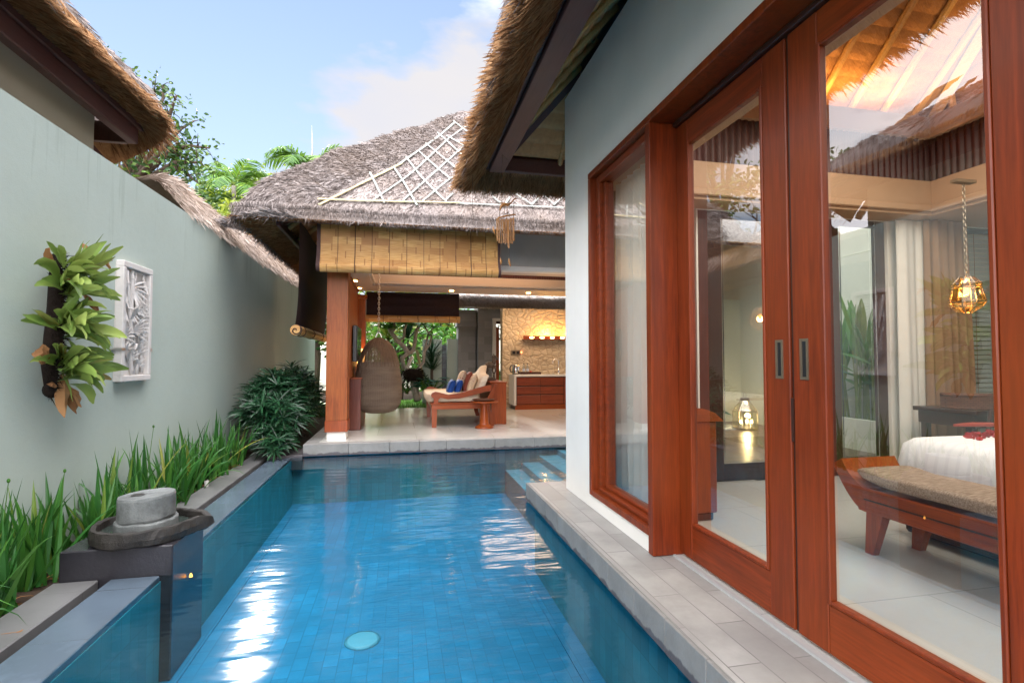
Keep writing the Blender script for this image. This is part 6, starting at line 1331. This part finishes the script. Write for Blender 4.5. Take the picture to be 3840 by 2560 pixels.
palm('palm top with a tall central spear showing over the pavilion hip', (*at(1155, 1349, 17).xy, -1.5), at(1160, 655, 17).z+1.5, 13, 1.7, 8)
def bushy(lab, px, Y, r, mat, seed, n=900, l=.16, w=.07, zb=None, name='leafy_tree', gaps=.4):
    "tree with a clumpy crown centred on pixel px"
    R.seed(seed); c0 = at(*px, Y); base = Vector((c0.x, c0.y, -1.5)); t = thing(name, lab, 'tree', base); b = MB(); b.tube([base, base.lerp(c0,.5)+Vector((.1,0,0)), c0], [.12,.09,.05], 8); c = MB()
    cl = []
    for i in range(int(n/22)):
        d = Vector((R.gauss(0,1), R.gauss(0,1), R.gauss(0,1))).normalized(); q = c0+Vector((d.x*r[0], d.y*r[0]*.8, d.z*r[1]))*R.uniform(.45,1)
        if noise.noise(q*1.3) < -gaps: continue
        b.tube([c0.lerp(q,.1)+Vector((0,0,-.2)), c0.lerp(q,.6), q], [.03,.018,.006], 4); leafy(c, q, 22, r[0]*.30, l, w)
    b.make('trunk', M['barkd'], t, True); c.make('crown', M[mat], t); return t
bushy('yellow-green tree filling the gap below the palms', (965, 790), 30, (2.9,1.9), 'leafy', 21, 3400, .24, .13)
bushy('small-leaved tree just left of the pavilion roof corner', (870, 890), 24, (1.9,1.6), 'leafy', 22, 2400, .22, .12)
bushy('green tree seen in the gap under the pavilion eave', (1060, 960), 18, (1.4,1.6), 'leafm', 23, 2400, .18, .09)
bushy('pale leafy tree behind the side blind', (1180, 1150), 17, (1.2,1.6), 'leafm', 24, 1800, .18, .09)
# garden behind the pavilion
b = MB()
for i in range(5200):
    p = (R.uniform(-2, 4), R.uniform(13.6, 16.5), -1.27+R.uniform(-.01,.02)); a = R.uniform(0, 6.3); b.leaf(p, (math.cos(a)*.4, math.sin(a)*.4, 1), (math.sin(a), -math.cos(a), 0), R.uniform(.05,.11), .012, .8, 2, .1)
b.quad((-3,13.6,-1.27),(5,13.6,-1.27),(5,16.8,-1.27),(-3,16.8,-1.27)); struct(tag(b.make('lawn_grass', M['leafg']), 'short green lawn behind the pavilion floor', 'grass'), 'stuff')
def zp(x, y, Y): return P(1300+x*.3827, 1050+y*.3827, Y=Y)
R.seed(40)
t = thing('frangipani_tree', 'pale bent-trunked frangipani leaning on a white prop behind the hanging chair', 'tree', zp(690, 1180, 14.2)); b = MB(); cw = MB()
for pts, r0, r1 in (([(700,1175),(670,1080),(655,990),(640,900),(560,850),(545,760),(600,720)], .10, .05), ([(690,1000),(700,870),(755,800),(760,700),(810,630)], .055,.035), ([(810,630),(830,560),(790,500),(755,445)], .03,.02), ([(600,720),(560,650),(500,600),(440,520),(400,450)], .07,.05), ([(600,720),(655,690),(670,600),(680,500),(710,440)], .06,.04), ([(500,600),(560,560),(565,480),(590,420)], .04,.03), ([(440,520),(470,470),(460,400)], .04,.03), ([(760,700),(800,520),(850,470)], .03,.018)):
    P_ = [zp(x, y, 14.2+.15*math.sin(i*2)) for i, (x, y) in enumerate(pts)]; n_ = len(P_); b.tube(P_, [r0+(r1-r0)*i/(n_-1) for i in range(n_)], 9)
b.make('trunk', M['bark'], t, True)
for (x, y) in ((400,440),(460,395),(590,415),(710,435),(755,440),(850,465),(830,540),(620,430),(430,470),(520,430),(340,440),(380,480)):
    p = zp(x, y, 14.2)
    for k in range(16):
        a = 2*PI*k/16+R.random(); cw.leaf(p, (math.cos(a), math.sin(a), R.uniform(-.1,.7)), (-math.sin(a), math.cos(a), 0), R.uniform(.22,.34), .075, .7, 4, .2, 0, 1)
cw.make('crown', M['leafg'], t)
b = MB(); b.tube([zp(520,1030,14.0), zp(640,750,14.1)], .045, 10); tag(b.make('white_prop', M['white_trunk']), 'straight white pole propping the frangipani trunk', 'pole')
b = MB(); b.tube([zp(765,1010,14.6), zp(685,680,14.6)], .04, 8); tag(b.make('bamboo_prop', M['bamboo']), 'leaning bamboo pole behind the frangipani tree', 'pole')
b = MB(); b.ball(zp(650,925,14.0), (.26,.2,.16), 14, 10)
for i in range(500): d = Vector((R.gauss(0,1), R.gauss(0,1), R.gauss(0,1))).normalized(); b.leaf(zp(650,925,14.0)+Vector((d.x*.26, d.y*.2, d.z*.16)), d+Vector((0,0,-.4)), (0,0,1), R.uniform(.05,.12), .01, 1, 2)
tag(b.make('epiphyte', M['moss']), 'dark tangled root ball growing on the frangipani trunk', 'plant')
def spiky(lab, c, n, L_, w, mat, h0=0, name='dracaena', droop=.8, grp=None, el=(.2,1.4)):
    t = thing(name, lab, 'plant', Vector(c)-Vector((0,0,h0)), grp); b = MB()
    if h0: s = MB(); s.tube([Vector(c)-Vector((0,0,h0)), Vector(c)], [.03,.022], 7); s.make('stem', M['barkd'], t)
    for i in range(n):
        a = R.uniform(0, 2*PI); e = R.uniform(*el); b.leaf(Vector(c)+Vector((0,0,R.uniform(-.1,.05))), (math.cos(a)*math.cos(e), math.sin(a)*math.cos(e), math.sin(e)), (-math.sin(a), math.cos(a), 0), L_*R.uniform(.7,1.1), w, droop, 6, .2, 0, 0)
    b.make('leaves', M[mat], t); return t
spiky('spiky dark dracaena in front of the pale garden wall', zp(830,740,14.7), 60, .75, .035, 'leafd', 1.0)
spiky('second dark spiky plant lower beside the garden wall', zp(840,860,14.6), 50, .7, .032, 'leafd', .7)
spiky('tall spiky plant rising behind the frangipani', zp(600,560,15.0), 50, 1.0, .045, 'leafd', 1.6, el=(.6,1.5))
spiky('yellow-tipped spiky plant left of the frangipani', zp(410,560,14.8), 40, .7, .05, 'leafy', 1.5)
def bigleaf(lab, c, n, L_, w, mat, name='broadleaf_plant', spread=1.0):
    c = Vector(c); t = thing(name, lab, 'plant', c); b = MB(); s = MB()
    for i in range(n):
        a = R.uniform(0, 2*PI); e = R.uniform(.5, 1.3); d = Vector((math.cos(a)*math.cos(e)*spread, math.sin(a)*math.cos(e)*spread, math.sin(e))); top = c+d*R.uniform(.5,1)*L_*1.6; s.tube([c, (c+top)/2, top], [.010,.008,.005], 5)
        b.leaf(top, Vector((math.cos(a), math.sin(a), R.uniform(-.2,.4))), (-math.sin(a), math.cos(a), 0), L_*R.uniform(.7,1.1), w, .9, 5, .15, 0, 1)
    b.make('leaves', M[mat], t); s.make('stems', M['leafg'], t); return t
bigleaf('low teal-leaved plant at the foot of the garden wall', zp(840,1090,14.3), 26, .30, .20, 'leaft', spread=1.6); bigleaf('teal-leaved plant nearer the settee', zp(750,1080,14.1), 16, .26, .18, 'leaft')
bigleaf('light green leafy plant under the frangipani', zp(590,1110,14.2), 22, .26, .10, 'leafg'); bigleaf('banana-like plant with broad leaves left of the frangipani', zp(300,700,16), 18, .9, .30, 'leafg')
fanbush('dark low shrub behind the hanging chair', zp(600,1080,14.6), (.6,.4), .6, 60, .18, 'leafd', None, 'shrub')
for i, (px, Y, r, mat, lab) in enumerate((((1430,1150),20,(2.0,1.6),'leafy','bright green tree filling the opening behind the hanging chair'), ((1560,1180),21,(1.8,1.6),'leafy','yellow-green tree behind the frangipani branches'), ((1660,1190),22,(1.6,1.6),'leafg','leafy tree to the left of the stone gatehouse'), ((1500,1300),19,(1.8,1.3),'leafg','dense shrubbery at the end of the back garden'), ((1700,1300),24,(2.0,1.5),'leafg','pale green tree right behind the garden wall panels'))):
    bushy(lab, px, Y, r, mat, 50+i, 1500, .22, .11, gaps=.25)
q = P(1862, 1400, Y=16); fanbush('sunlit green shrub seen through the door of the stone gatehouse', (q.x, 16, -1.4), (.5,.4), 1.1, 110, .2, 'leafg', None, 'shrub', 7, .06)
b = MB(); b.box((-9, 26, -1.5), (9, 26.2, 2.3)); tag(b.make('garden_wall', M['ctw']), 'pale wall added far behind the trees to shine through the leaves', 'wall')  # added pale backdrop that brightens the gaps between the leaves
# frangipani overhanging unseen side: gives the glass its reflected tree
tree('crooked tree far beyond the neighbouring thatched roof, also mirrored in the glass doors', (-8.6, 15.0, -1.5), 4.6, 3, .20, 1.5, 'leafm', 'barkd', 20, .55, .20, .09, (.05,0,1), 77)
# heliconias in the courtyard planter
def heliconia(c, h, n, seed, lab, fl=False):
    R.seed(seed); c = Vector(c); t = thing('heliconia', lab, 'plant', c, 'heliconias in the courtyard planter'); b = MB(); s = MB()
    for i in range(n):
        p = c+Vector((R.gauss(0,.06), R.gauss(0,.12), 0)); hh = h*R.uniform(.55,1); top = p+Vector((R.gauss(0,.05), R.gauss(0,.08), hh*.62)); s.tube([p, (p+top)/2, top], [.018,.014,.008], 6)
        a = R.uniform(0, 2*PI); b.leaf(top, (math.cos(a)*.25, math.sin(a)*.25, 1), (-math.sin(a), math.cos(a), 0), hh*.48, .14, .5, 7, .18, 0, 1)
        if R.random() < .6: b.leaf(p.lerp(top,.7), (math.cos(a+2)*.8, math.sin(a+2)*.8, .6), (-math.sin(a+2), math.cos(a+2), 0), hh*.42, .13, 1.2, 7, .18, 0, 1)
    b.make('leaves', M['leafg'], t); s.make('stems', M['leafy'], t)
    if fl:
        f = MB(); p = c+Vector((-.05,0,h*.86)); f.tube([c, p], [.008,.006], 5)
        for k in range(7): a = (k % 2*2-1); f.leaf(p+Vector((0,0,.02*k)), (0, a*.9, .5), (1,0,0), .15, .035, -.2, 4, .5, 0, 1)
        f.make('flower', m_plain('orange_bract', (.65,.13,.02), .5), t)
for i, (x, y, h, fl_) in enumerate(((6.38,4.95,1.75,0),(6.36,5.25,1.7,0),(6.40,5.5,1.9,1),(6.34,5.8,1.7,0),(6.38,6.05,1.85,0),(6.34,6.35,1.6,0),(6.38,6.7,1.7,0),(6.34,7.05,1.6,0),(6.4,7.3,1.6,0))):
    heliconia((x, y, -.86), h, 9, 90+i, 'green heliconia clump in the low cream planter' if not fl_ else 'heliconia clump with an orange flower in the cream planter', fl_)
bigleaf('pale broad-leaved plant hanging into the left glass door view', (5.3, 9.0, FL), 8, .45, .26, 'leaft')
